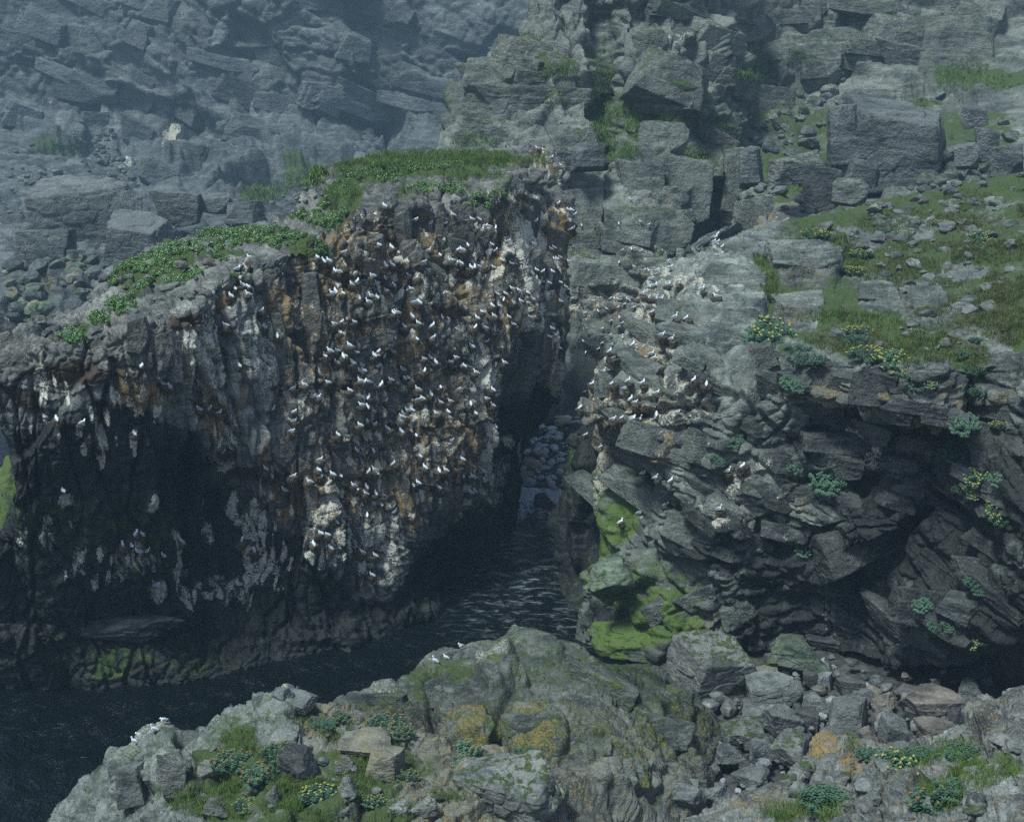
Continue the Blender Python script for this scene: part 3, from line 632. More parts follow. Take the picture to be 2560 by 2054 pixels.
    L.dots('guano', [(x - 6, y + 12, 9, 9, 0.75) for x, y, k_ in HD]); L.dots('brown', [(x, y + 8, 13, 8, 0.7) for x, y, k_ in HD if y > 880])
    L.stain('guano', [(1760,1000,18,50,20,.7),(2130,1105,40,30,10,.7),(2180,1130,30,40,0,.6),(1930,1180,60,25,0,.55),(1850,1220,60,40,20,.55),(1490,1200,20,90,0,.68),(1800,1270,60,40,20,.58),(1950,1260,60,20,20,.5),(1680,1510,30,20,-30,.6),(1500,1410,30,20,0,.6),(2080,1540,30,60,0,.42),(1920,1360,50,40,0,.5),(1570,760,60,60,0,.5)])
    L.stain('algae', [(1580,1480,90,40,-30,.7),(1690,1450,60,30,-30,.6),(1620,1400,50,30,-20,.5),(1555,1290,40,90,10,.8),(1510,1340,25,120,0,.75),(1530,1450,60,50,0,.62),(1620,1440,80,30,-30,.6),(1660,1520,90,60,-30,.9),(1720,1500,60,40,-35,.7),(1600,1590,90,50,-10,.95),(1480,1300,40,150,0,.55),(1700,1560,80,60,-30,.75),(1790,1560,60,30,-30,.5),(1990,1640,90,30,0,.35)])
    L.stain('lichen', [(2060,985,60,28,0,.62),(2220,1010,70,28,0,.66),(2330,1030,60,25,0,.72),(2380,990,40,40,0,.66),(2260,1100,30,16,0,.62),(2290,1075,20,16,0,.6),(2290,1150,30,40,0,.62),(2290,1170,20,30,0,.6),(2500,1000,50,30,0,.55),(2480,1120,20,25,0,.6),(1990,1275,25,40,0,.62),(2320,1560,25,20,0,.55),(1770,1570,60,30,-25,.66),(1840,1600,50,25,-20,.66),(1500,1060,30,18,0,.62),(1495,1120,18,60,0,.6),(2010,700,110,50,0,.5),(2210,730,70,30,0,.5),(1990,760,60,30,0,.55),(2150,560,120,30,0,.5),(2300,500,90,20,0,.5)])
    slope = top * sstep(1880, 1990, u) * (0.72 + 0.34 * vnoise(L.P, 0.16, 71, 4))
    L.a['moss'] = np.maximum(L.a['moss'], slope)
    L.stain('moss', [(1915,700,22,70,-15,.9),(1960,640,30,20,0,.8),(2130,640,35,50,0,.95),(2080,790,120,20,0,.9),(2200,850,190,38,0,.95),(2330,880,110,30,0,.85),(2400,760,130,60,0,.75),(2330,640,120,40,0,.8),(1750,780,60,30,20,.4),(1800,900,50,20,0,.45),(2480,760,60,80,0,.7),(2440,900,40,50,0,.6),(1930,870,60,30,0,.5),(2050,600,60,18,0,.8)])
    rk = np.zeros_like(u)
    for it in [(2010,668,100,55,6),(2208,745,68,38,0),(2325,770,55,68,0),(1997,777,68,40,-8),(2246,543,40,28,0),(2140,590,60,40,20),(2175,693,35,16,0),(2290,560,90,26,0),(1820,740,90,80,0),(2480,840,50,60,0),(2400,680,60,20,0)]:
        rk = np.maximum(rk, 1 - sstep(0.75, 1.1, L.ell(*it)))
    L.a['moss'] *= 1 - 0.85 * rk
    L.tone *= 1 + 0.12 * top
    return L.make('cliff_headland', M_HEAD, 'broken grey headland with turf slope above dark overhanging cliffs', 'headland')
HEAD = headland()

# ---------------- dark buttress in the gap
def buttress():
    C = [
     [(1464,1085,99),(1442,1108,94),(1419,1180,93),(1396,1280,92),(1382,1370,91.5),(1396,1450,90.5),z(1424,1545,0)],
     [(1484,1085,98),(1469,1110,92.5),(1454,1200,91),(1439,1300,90),(1432,1380,89.5),(1444,1460,88.5),z(1464,1560,0)],
     [(1504,1075,97),(1499,1105,91),(1499,1200,89.5),(1499,1300,88.5),(1499,1380,88),(1504,1460,87),z(1514,1570,0)],
     [(1534,1065,97),(1539,1100,90.5),(1549,1200,89),(1554,1300,88),(1554,1380,87.5),(1554,1460,87),z(1564,1570,0)]]
    g = grid(C)
    un = g[:, -1:] + np.array((0, 0, -3.0)); bk = g[:, :1] + np.array((1, 3, 0)); bk[..., 2] = -2
    g = np.concatenate([bk, g, un], 1); g = np.concatenate([g[:1] + np.array((3.5, 9, 0)), g], 0)
    L = Land(g, SP_PX, (1, 0, 1, 1)); L.warp(10, 0.4)
    L.fracture((2.5, 2.5, 4), 0.8, 0.2, 51); L.fracture((0.9, 0.9, 1.5), 0.24, 0.15, 52)
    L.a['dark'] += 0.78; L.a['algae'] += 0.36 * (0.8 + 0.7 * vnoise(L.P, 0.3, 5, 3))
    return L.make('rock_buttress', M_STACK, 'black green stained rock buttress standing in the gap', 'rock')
BUTT = buttress()

# ---------------- cliffs behind: middle distance
def midcliff():
    rows = [-200, 60, 150, 240, 330, 420, 520, 650, 850, 1080]
    A = [176,168,163,159,155,151,147,143,138,128]
    cols = [([1330,1290,1215,1140,1105,1075,1060,1060,1060,1060],[y + 6 for y in A]),
            ([1390,1350,1300,1250,1210,1190,1180,1180,1180,1180],[y + 2 for y in A]),
            ([1460]*10,A), ([1510]*10,[179,172,168,164,160,154,147,142,137,128]), ([1560]*10,[y - 1 for y in A]), ([1680]*10,[y - 1 for y in A]),
            ([1780]*10,[182,174,169,165,161,155,150,147,143,138]),
            ([1840]*10,[192,184,178,171,163,153,145,141,139,137]),
            ([1920]*10,[214,204,199,191,174,154,140,133,131,131]),
            ([2050]*10,[216,206,202,195,172,155,140,131,129,129]),
            ([2250]*10,[216,206,202,190,168,152,138,129,128,128]),
            ([2450]*10,[214,204,196,178,160,146,132,125,124,124]),
            ([2750]*10,[210,200,190,170,152,140,128,120,120,120])]
    g = np.array([[at(x, y, Y) for x, y, Y in zip(xs, rows, Ys)] for xs, Ys in cols])
    tp = g[:, :1] + np.array((0, 25, 4)); bt = g[:, -1:] + np.array((0, 2, -10))
    g = np.concatenate([tp, g, bt], 1)
    g = np.concatenate([g[:1] + np.array((8, 22, 0)), g], 0)
    L = Land(g, 3.4, (1, 1, 1, 1)); L.warp(14, 0.12)
    u, v = L.wu, L.wv
    B = (0.25, 0.12, 0.35)
    L.fracture((15, 15, 10), 1.8, 0, 71, B, 0.8, 0.14, 0.2)
    L.fracture((8, 8, 5.5), 1.5, 0.8, 72, B, 0.9, 0.09, 0.4, 0.03)
    L.fracture((3.0, 3.0, 2.2), 0.45, 0.35, 73, (0.2, 0.3, 0.2), 1.0, 0.14, 0.35, 0.06)
    L.strata((0.15, -0.2, 0.95), 5.0, 0.8, 75, 0.82, 0.08)
    L.fracture((3.6, 3.6, 2.4), 0.1, 0.5, 77, (0.1, 0.2, 0.5), 0.5, 0.06, 0.3, 0.05)
    L.noise(0.5, 0.12, 76, 3)
    global MID_SLABS
    MID_SLABS = [(1310,140,75,45,4,2.2),(1230,200,70,45,0,1.8),(1310,270,150,45,0,2.6),(1220,275,50,45,0,1.6),(1250,345,110,38,6,2.2),(1400,200,40,60,0,1.5),(1690,220,110,60,25,2.4),(1750,350,90,40,30,2.2),(1660,350,60,40,10,1.6),(1700,430,110,30,8,1.8),(1440,370,60,45,-20,2.0),(1470,400,45,28,-30,1.6),(1600,470,60,60,0,1.4),(1620,600,110,70,10,1.6),(1450,560,60,80,0,1.2),(1480,700,80,60,0,1.5),(1560,690,70,40,5,1.2),(1720,480,60,80,0,1.5),(1980,180,120,70,0,2.2),(2110,150,100,70,0,1.8),(2250,110,100,80,0,2.0),(2420,140,110,80,0,2.0),(1900,280,80,60,0,2.0),(1850,470,50,90,10,2.4),(1900,540,60,40,0,1.5)]
    L.crack([(1500,40),(1510,150),(1520,240),(1500,330),(1480,380)], 12, 0.5); L.dome(1810, 560, 40, 80, 0, -4); L.dome(1900, 230, 40, 40, 0, -2.5); L.dome(2190, 215, 50, 16, 0, -3)
    L.ledge([(1390,120),(1440,150),(1490,190)], 1.2, 20); L.ledge([(1480,720),(1560,730),(1660,760)], 0.8, 14); L.ledge([(1500,610),(1600,625),(1680,670)], 1.0, 14); L.ledge([(1560,545),(1680,560),(1760,575)], 0.8, 14)
    L.disp *= 1 - 0.9 * sstep(820, 960, v)
    low = sstep(420, 560, v)
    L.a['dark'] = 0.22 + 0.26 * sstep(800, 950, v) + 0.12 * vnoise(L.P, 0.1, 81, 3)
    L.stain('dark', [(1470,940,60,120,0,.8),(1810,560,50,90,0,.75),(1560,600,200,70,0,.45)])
    L.a['algae'] = 0.30 * sstep(840, 920, v) + 0
    L.stain('algae', [(1440,920,50,70,0,.36),(1450,540,60,50,0,.44),(1640,690,22,80,0,.5),(1540,520,60,50,0,.42),(1720,520,30,60,0,.4)])
    hs = (0.42 + 0.12 * sstep(1800, 2000, u)) * sstep(60, 240, v) * (1 - sstep(520, 640, v))
    up = np.clip(L.N[:, 2], 0, 1)
    L.a['moss'] = hs * (0.85 + 0.6 * vnoise(L.P, 0.07, 82, 4))
    L.stain('moss', [(1510,200,20,110,3,.55),(1510,320,40,50,0,.6),(1330,95,60,12,0,.7),(1400,180,60,26,0,.66),(1600,290,90,26,10,.7),(1620,330,60,26,10,.75),(1340,250,120,14,0,.6),(1250,240,60,12,0,.6),(1190,345,60,20,0,.65),(1540,380,60,30,0,.6),(1800,330,50,40,20,.65),(1950,140,80,20,5,.7),(1890,190,60,30,0,.6),(2450,190,120,50,0,.85),(2250,260,100,14,0,.8),(2150,330,60,30,0,.65),(1760,400,60,22,20,.65),(1980,480,60,40,0,.6),(2000,350,60,30,0,.6),(2480,320,80,50,0,.6)])
    L.stain('lichen', [(1640,300,60,20,10,.62),(1700,340,80,20,30,.6),(1780,370,70,18,25,.6),(1400,160,40,20,0,.55),(1420,250,60,12,0,.5),(1310,150,60,20,0,.42),(1750,200,90,30,25,.45),(1210,340,50,20,0,.5)])
    L.a['guano'] = 0.26 * low * (1 - sstep(760, 900, v)) * (1 + 0.6 * vnoise(L.P, 0.3, 84, 3)); L.stain('guano', [(1470,540,50,30,0,.5),(1620,610,90,60,0,.46),(1540,740,60,30,0,.5),(1700,75,60,10,5,.55)])
    L.a['ochre'] = 0.34 * low * (1 - sstep(780, 900, v)) * (1 + 0.5 * vnoise(L.P, 0.2, 85, 3))
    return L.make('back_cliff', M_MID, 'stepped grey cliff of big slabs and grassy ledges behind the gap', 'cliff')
MID = midcliff()

# ---------------- far wall on the left
def farwall():
    rows = [-300, 0, 120, 240, 360, 450, 540, 640, 740, 860, 1000]
    cols = [(-150,[243,233,226,220,206,196,187,180,172,165,160]),(50,[245,235,228,222,209,198,188,180,172,165,160]),(300,[246,236,229,223,214,201,190,181,172,165,160]),
            (500,[245,232,226,220,213,206,194,181,171,165,160]),(700,[243,230,224,218,212,205,193,184,176,170,165]),(900,[242,228,222,217,211,206,198,190,182,175,170]),
            (1100,[240,228,222,216,211,206,201,194,186,178,172]),(1350,[238,228,222,217,212,207,202,196,188,180,174]),(1600,[236,228,223,218,213,208,203,197,190,182,176])]
    g = np.array([[at(x, y, Y * k) for y, Y, k in zip(rows, Ys, [1.72,1.77,1.80,1.83,1.80,1.5,1.2,1.03,1.0,1.0,1.0])] for x, Ys in cols])
    tp = g[:, :1] + np.array((0, 25, 4)); bt = g[:, -1:] + np.array((0, 2, -10))
    g = np.concatenate([tp, g, bt], 1)
    L = Land(g, 3.8, (0, 1, 1, 1)); L.warp(14, 0.08)
    u, v = L.wu, L.wv
    B = (0.5, 0.35, 0.2)
    wall = 1 - sstep(-40, 60, v - np.interp(u, [0,300,480,600,700,900,1100], [330,400,560,520,470,460,480]))
    L.fracture((36, 36, 24), 7, 0, 91, B, 0.8, 0.14, 0.2, mask=wall)
    L.fracture((15, 15, 7), 2.6, 1.6, 92, B, 0.9, 0.09, 0.35, 0.03, mask=0.25 + 0.75 * wall)
    L.fracture((6.0, 6.0, 3.2), 0.9, 0.8, 93, B, 1.0, 0.14, 0.35, 0.06)
    L.fracture((7, 7, 4), 0.2, 0.9, 97, (0.7, 0.3, 0.2), 0.5, 0.06, 0.3, 0.05)
    L.noise(0.25, 0.12, 95, 3)
    L.ledge([(150,195),(240,215),(340,225),(450,245),(520,285),(600,310),(700,355),(800,385)], 6.0, 38, 20)
    L.ledge([(450,240),(480,262)], 3.0, 20); L.ledge([(370,400),(420,420),(480,440)], 3.0, 25)
    L.ledge([(20,140),(90,150),(160,160)], 4, 60); L.ledge([(540,120),(600,100),(680,110)], 4, 40); L.ledge([(880,180),(940,220),(980,240)], 4, 50); L.ledge([(820,220),(900,240),(1000,260)], 5, 60)
    L.dome(900, 250, 90, 80, 20, -5); L.dome(440, 270, 60, 50, 0, -3); L.dome(500, 450, 60, 50, 0, -3)
    global FAR_SLABS
    FAR_SLABS = [(350,160,150,50,12,4),(560,200,80,60,15,3),(620,330,70,40,20,3),(700,150,70,70,0,3),(470,420,70,60,10,3),(200,120,60,60,0,2.5),(400,450,60,40,40,2.5),(1010,120,80,70,10,3),(1060,250,60,40,0,2.5)]
    L.a['dark'] = 0.25 + 0.16 * vnoise(L.P, 0.05, 96, 3)
    L.stain('dark', [(440,270,70,60,0,.7),(900,260,60,60,0,.6),(250,225,90,16,8,.6),(560,300,120,20,22,.6),(60,800,90,70,0,.6),(150,880,150,60,0,.8)])
    L.a['guano'] = 0.20 + 0.14 * vnoise(L.P, 0.12, 97, 4)
    L.stain('guano', [(405,280,18,30,0,.72),(405,310,16,26,0,.66),(300,385,26,16,0,.62),(750,400,22,20,0,.55),(600,170,20,12,0,.5)])
    L.a['moss'] = 0.22 * (1 + 0.8 * vnoise(L.P, 0.05, 98, 4)) * sstep(120, 350, v)
    L.stain('moss', [(720,465,90,20,-8,.85),(650,500,60,14,-15,.7),(180,365,70,30,10,.7),(120,340,50,20,0,.6),(760,440,60,14,0,.8),(560,300,60,16,20,.5),(380,440,40,20,0,.5),(330,570,60,16,0,.5),(620,470,50,20,0,.6)])
    L.stain('lichen', [(90,700,60,30,0,.55),(200,730,50,25,0,.5),(300,600,50,30,0,.45)])
    L.stain('algae', [(80,780,90,50,0,.5),(180,800,70,40,0,.4)])
    return L.make('far_cliff', M_FAR, 'tall hazy grey rock wall with a long diagonal overhang', 'cliff')
FAR = farwall()

# ---------------- foreground rocks
def foreleft():
    C = [
     [(60,2110,60.5),(80,2180,57),(100,2300,53),(100,2600,46)],
     [(190,1975,60),(215,2040,56.5),(240,2140,52.5),(250,2500,45)],
     [(285,1875,59.5),(310,1950,56),(330,2060,52),(350,2400,44)],
     [(410,1806,58.5),(430,1890,55),(450,2000,51),(470,2400,42)],
     [(450,1832,57.8),(480,1900,54.6),(500,2000,50.7),(520,2400,42)],
     [(530,1800,57.5),(550,1880,54),(560,1990,50),(580,2400,41)],
     [(610,1765,57),(630,1850,53.2),(645,1970,49.2),(650,2400,41)],
     [(690,1724,56.5),(705,1820,52.5),(720,1960,48.5),(730,2400,40)],
     [(735,1755,56.2),(750,1835,52.5),(760,1960,48.5),(770,2400,40)],
     [(820,1768,55.6),(830,1845,52.3),(840,1960,48.4),(850,2400,40)],
     [(930,1795,54.8),(930,1865,51.8),(935,1970,48),(940,2400,40)],
     [(1060,1850,53.3),(1060,1905,51),(1055,1985,47.5),(1050,2400,40)],
     [(1170,1888,52),(1180,1925,50.4),(1185,2000,47.5),(1190,2400,41)],
     [(1290,1915,51.5),(1300,1960,50),(1305,2040,48),(1310,2400,42)],
     [(1400,1990,51.5),(1420,2040,50.5),(1430,2120,49),(1440,2500,44)]]
    g = grid(C)
    fr = g[:, :1] + np.array((0, 2.0, -2.2)); fb = g[:, :1] + np.array((0, 4.2, 0)); fb[..., 2] = -3
    nb = g[:, -1:] + np.array((0, -3, -8.0))
    g = np.concatenate([fb, fr, g, nb], 1)
    g = np.concatenate([g[:1] + np.array((-2.5, 1, -5)), g, g[-1:] + np.array((2.5, 2, -5))], 0)
    L = Land(g, 2.9, (0, 0, 2, 1)); L.warp(14, 0.6); L.blur = 2
    u, v = L.wu, L.wv
    B = (0.6, 0.35, 0.3)
    L.fracture((3.4, 3.4, 1.6), 0.5, 0.25, 101, B, 0.9, 0.09, 0.2)
    L.fracture((1.5, 1.5, 0.7), 0.18, 0.22, 102, B, 1.0, 0.14, 0.4, 0.06, soft=True)
    L.fracture((0.6, 0.6, 0.3), 0.055, 0.06, 103, B, 1.0, 0.14, 0.3, 0.07, soft=True)
    L.noise(1.6, 0.05, 105, 3)
    for it in [(330,1965,42,55,5,.35),(425,1930,38,55,8,.4),(520,1915,32,40,0,.3),(740,1752,45,18,8,.45),(690,1770,60,40,-10,.4),(1280,1960,150,70,4,.5),(920,1862,85,18,6,.3)]:
        L.block(*it[:5], it[5], 0.2)
    L.a['moss'] = np.clip(0.55 * sstep(1800, 1900, v) * sstep(430, 560, u) * (1 - sstep(1080, 1180, u)) * (1.05 + 0.8 * vnoise(L.P, 0.35, 107, 4)), 0, 1)
    L.stain('moss', [(600,1840,60,50,-40,.7),(350,1900,40,60,-30,.45),(640,1960,90,50,0,.9),(800,2000,120,60,0,.9),(900,1940,60,60,0,.8),(690,1890,60,30,0,.8),(1000,1900,60,40,0,.7),(870,1830,70,25,0,.6),(440,1990,60,30,0,.55),(560,2020,80,40,0,.8),(1000,2030,60,30,0,.6),(780,1800,50,25,0,.55)])
    L.stain('algae', [(560,1850,60,60,-35,.62),(420,1870,40,70,-20,.5),(330,1900,50,60,-30,.5),(250,1970,60,50,-30,.45),(700,1800,60,40,0,.5),(640,1800,40,50,0,.5)])
    L.a['lichen'] = np.maximum(L.a['lichen'], 0.58 * sstep(600, 800, u))
    L.stain('lichen', [(830,1800,60,20,0,.6),(900,1850,90,20,5,.72),(980,1870,60,16,8,.75),(960,1880,40,30,0,.6),(1240,1905,120,18,4,.66),(1300,1960,90,50,0,.45),(780,1830,40,20,0,.62),(740,1960,15,12,0,.6),(1150,1930,60,30,0,.5),(850,1790,50,20,0,.5)])
    L.stain('guano', [(400,1820,60,24,-20,.52),(690,1735,40,20,0,.5),(770,1765,30,12,0,.5),(330,1860,40,30,-40,.5),(540,1810,50,20,0,.45)])
    return L.make('grassy_outcrop', M_FORE, 'pale grey foreground outcrop with grass, lichen and leafy plants', 'outcrop')
FORE = foreleft()

def domerock():
    C = [
     [(850,1745,63.3),(862,1768,62),(880,1800,60.5),(900,1850,58.5),(920,1930,56.5),(930,2200,50)],
     [(960,1714,64),(970,1745,62),(980,1790,60),(990,1850,58),(1000,1930,56),(1000,2200,50)],
     [(1045,1690,65.2),(1050,1720,63),(1050,1775,60.5),(1055,1845,58),(1060,1930,55.8),(1060,2200,50)],
     [(1085,1646,66.3),(1090,1690,64),(1095,1760,61),(1100,1840,57.8),(1110,1930,55.3),(1110,2200,49.5)],
     [(1200,1614,67),(1195,1670,64),(1190,1740,61),(1190,1820,57.5),(1200,1930,54.5),(1210,2200,49)],
     [(1330,1585,67.5),(1330,1660,64),(1330,1740,60.5),(1330,1830,57),(1340,1960,53.5),(1340,2200,49)],
     [(1440,1602,67.3),(1450,1680,63.7),(1455,1760,60.2),(1460,1850,57),(1470,1970,53.8),(1470,2200,49)],
     [(1500,1652,66.8),(1520,1705,63.6),(1530,1780,60.2),(1540,1870,57.2),(1550,1985,54.4),(1550,2200,50)],
     [(1620,1668,66.5),(1620,1725,63.5),(1625,1805,60.5),(1625,1895,58),(1620,2005,55.5),(1620,2200,51)],
     [(1720,1722,66.5),(1730,1770,64),(1740,1840,61.5),(1750,1910,59.5),(1740,2020,57),(1730,2200,52.5)],
     [(1790,1795,66),(1805,1830,65),(1812,1880,63.5),(1812,1950,61.5),(1790,2040,59),(1780,2200,55)]]
    g = grid(C)
    fr = g[:, :1] + np.array((0, 1.6, -1.8)); fb = g[:, :1] + np.array((0, 3.0, 0)); fb[..., 2] = -3
    g = np.concatenate([fb, fr, g], 1)
    g = np.concatenate([g[:1] + np.array((-1.5, 1, -3)), g, g[-1:] + np.array((2, 2, -4))], 0)
    L = Land(g, 3.0, (0, 0, 1, 1)); L.warp(14, 0.5); L.blur = 2
    u, v = L.wu, L.wv
    B = (0.75, -0.35, 0.45)
    L.fracture((4.5, 4.5, 2.2), 0.54, 0.2, 111, B, 0.9, 0.09, 0.2)
    L.fracture((2.4, 2.4, 0.8), 0.20, 0.22, 112, B, 1.0, 0.14, 0.35, 0.05)
    L.fracture((0.75, 0.75, 0.3), 0.0612, 0.1, 113, B, 1.0, 0.14, 0.3, 0.06, soft=True)
    L.noise(1.2, 0.05, 115, 3)
    L.crack([(1085,1690),(1075,1760),(1090,1850)], 10, 1.0); L.crack([(1300,1640),(1290,1720),(1240,1790),(1260,1880)], 8, 0.7); L.crack([(1250,1790),(1245,1860),(1250,1890)], 12, 0.9)
    L.block(1260, 1680, 60, 50, -15, 0.8, 0.15); L.block(1330, 1610, 75, 22, 8, 0.5, 0.2); L.block(1340, 1840, 80, 60, 20, 0.4, 0.15); L.block(1560, 1950, 90, 34, 5, 0.5, 0.2)
    L.block(1180, 1830, 50, 55, 10, 0.5, 0.2); L.block(1690, 1980, 50, 36, 10, 0.6, 0.2)
    L.dome(1575, 1760, 42, 22, 35, -0.8); L.dome(1390, 1760, 24, 14, 0, -0.35); L.dome(1420, 1880, 25, 12, 0, -0.35)
    L.a['algae'] = 0.52 * (1 + 0.45 * vnoise(L.P, 0.25, 116, 4)) * (1 - sstep(1880, 1960, v))
    L.stain('algae', [(1130,1680,80,40,-10,.8),(1060,1700,60,40,-30,.75),(1380,1660,90,40,20,.6),(1470,1830,110,50,0,.62),(1650,1830,90,70,20,.66),(1330,1700,60,50,0,.6),(980,1760,90,40,20,.5),(1240,1620,60,20,0,.6),(1560,1880,140,40,0,.6)])
    L.a['dark'] = 0.34 + 0.24 * vnoise(L.P, 0.2, 117, 3)
    L.stain('dark', [(1580,1760,48,26,35,.9),(1570,1690,140,50,15,.62),(1010,1800,80,60,0,.6),(1245,1850,24,60,0,.62),(1700,1780,80,60,30,.55)])
    L.a['lichen'] = np.maximum(L.a['lichen'], 0.5 * sstep(1700, 1800, v))
    L.stain('lichen', [(1200,1830,70,60,20,.72),(1320,1840,80,70,20,.72),(1260,1780,40,30,0,.6),(1370,1880,60,30,0,.6),(1440,1950,70,40,0,.45),(1110,1790,30,60,0,.55),(1520,2000,60,30,0,.5),(1640,2000,50,20,0,.45)])
    L.stain('guano', [(1260,1640,50,14,15,.5),(1330,1590,60,10,5,.55),(1220,1660,30,30,0,.5),(1090,1660,30,20,0,.5),(960,1725,50,14,0,.48)])
    return L.make('rock_dome', M_DOME, 'rounded wet rock with green algae and yellow lichen', 'rock')
DOME = domerock()

def nearright():
    X = [(1640,2110,21),(1720,2045,21),(1850,1992,21.5),(1975,1950,22),(2020,1890,22.4),(2045,1845,22.6),(2110,1838,22.6),(2180,1865,22.2),(2260,1864,22),(2340,1848,22.2),(2400,1812,22.4),(2450,1778,22.6),(2500,1738,23),(2570,1715,23),(2750,1690,23)]
    C = [[(x, y, Y), (x + 8, y + 75, Y - 2.3), (x + 16, y + 185, Y - 5.2), (x + 20, y + 520, Y - 10)] for x, y, Y in X]
    g = grid(C)
    fr = g[:, :1] + np.array((0, 1.2, -1.6)); fb = g[:, :1] + np.array((0, 4.0, -12)); fc = g[:, :1] + np.array((0, 8.0, 0)); fc[..., 2] = 2
    nb = g[:, -1:] + np.array((0, -6, -8.0))
    g = np.concatenate([fc, fb, fr, g, nb], 1)
    L = Land(g, 3.0, (0, 1, 2, 1)); L.warp(16, 1.4); L.blur = 3
    B = (0.5, 0.3, 0.6)
    L.fracture((1.4, 1.4, 0.8), 0.14, 0.06, 121, B, 0.9, 0.3, 0.2)
    L.fracture((0.55, 0.55, 0.3), 0.055, 0.06, 122, B, 1.0, 0.25, 0.4, 0.06, soft=True)
    L.fracture((0.22, 0.22, 0.13), 0.0288, 0.04, 123, B, 1.0, 0.3, 0.3, 0.07, soft=True)
    L.noise(4.0, 0.02, 125, 3)
    for it in [(2080,1890,45,50,10,.15),(2160,1930,60,50,0,.15),(2240,1990,110,45,10,.2),(2470,1800,50,40,-20,.2),(2520,1860,60,50,0,.2),(2330,1930,50,25,0,.1),(2500,1990,90,50,0,.2)]:
        L.block(*it[:5], it[5], 0.2)
    L.a['lichen'] += 0.42
    L.stain('lichen', [(2060,1880,40,50,0,.8),(2140,1920,45,40,10,.66),(2120,1860,40,25,0,.6),(1930,2000,60,30,0,.6),(2460,1790,40,30,0,.5),(2180,1900,50,25,0,.55),(1850,2020,60,26,0,.6),(2290,1960,60,30,0,.45),(2400,1850,40,20,0,.4)])
    L.stain('moss', [(2280,1900,60,28,0,.8),(2390,1880,60,30,0,.8),(2320,1880,40,20,0,.7),(2050,2010,60,40,0,.75),(2350,1990,60,40,0,.75),(2420,1940,60,40,0,.7),(1960,2030,60,30,0,.6),(2520,1930,50,25,0,.6),(2120,1850,10,30,0,.5)])
    return L.make('near_outcrop', M_NEAR, 'close pale grey outcrop with orange lichen and small plants', 'outcrop')
NEAR = nearright()

# ------------------------------------------------------------------ beach, seabed, water, haze
def sheet(name, x0, x1, y0, y1, nx, ny, zf, mat, attrs=None):
    xs = np.linspace(x0, x1, nx); ys = np.linspace(y0, y1, ny)
    X, Y = np.meshgrid(xs, ys, indexing='ij')
    V = np.stack([X, Y, zf(X, Y)], -1).reshape(-1, 3)
    k = np.arange(nx * ny).reshape(nx, ny)
    F = np.stack([k[:-1, :-1], k[1:, :-1], k[1:, 1:], k[:-1, 1:]], -1).reshape(-1, 4)
    me = np_mesh(name, V, F)
    o = link(name, me, mat); zb_add(V, np.tile((0, 0, 1.0), (len(V), 1)))
    return o
def flat3(X, Y): return np.stack([X, Y, X * 0], -1).reshape(-1, 3).astype(np.float32)
M_GRIT = rock_mat('grit', (0.03, 0.031, 0.031), (0.06, 0.058, 0.054), det=4.0, attrs=False, pale=0.3)
def beach_z(X, Y):
    n = vnoise(flat3(X, Y), 0.35, 5, 4).reshape(X.shape)
    base = np.interp(X.ravel(), [5, 9, 14, 20, 30, 50], [-1.5, 0.6, 1.4, 2.0, 2.6, 3.2]).reshape(X.shape)
    return base + 0.35 * n - 0.02 * (Y - 66)
tag(sheet('beach', 5, 50, 46, 84, 220, 190, beach_z, M_GRIT), 'dark boulder beach at the foot of the headland', 'beach', kind='structure')
def shingle_z(X, Y):
    n = vnoise(flat3(X, Y), 1.2, 8, 3).reshape(X.shape)
    return np.clip((Y - 110.0) * 0.085, -2, 2.4) + 0.1 * n - 0.1
tag(sheet('shingle_beach', -4, 16, 102, 142, 100, 200, shingle_z, M_GRIT), 'pale shingle beach seen through the gap', 'beach', kind='structure')
tag(sheet('seabed', -440, 440, -80, 600, 12, 12, lambda X, Y: X * 0 - 4.0, M_GRIT), 'sea bed under the inlet', 'sea bed', kind='structure')

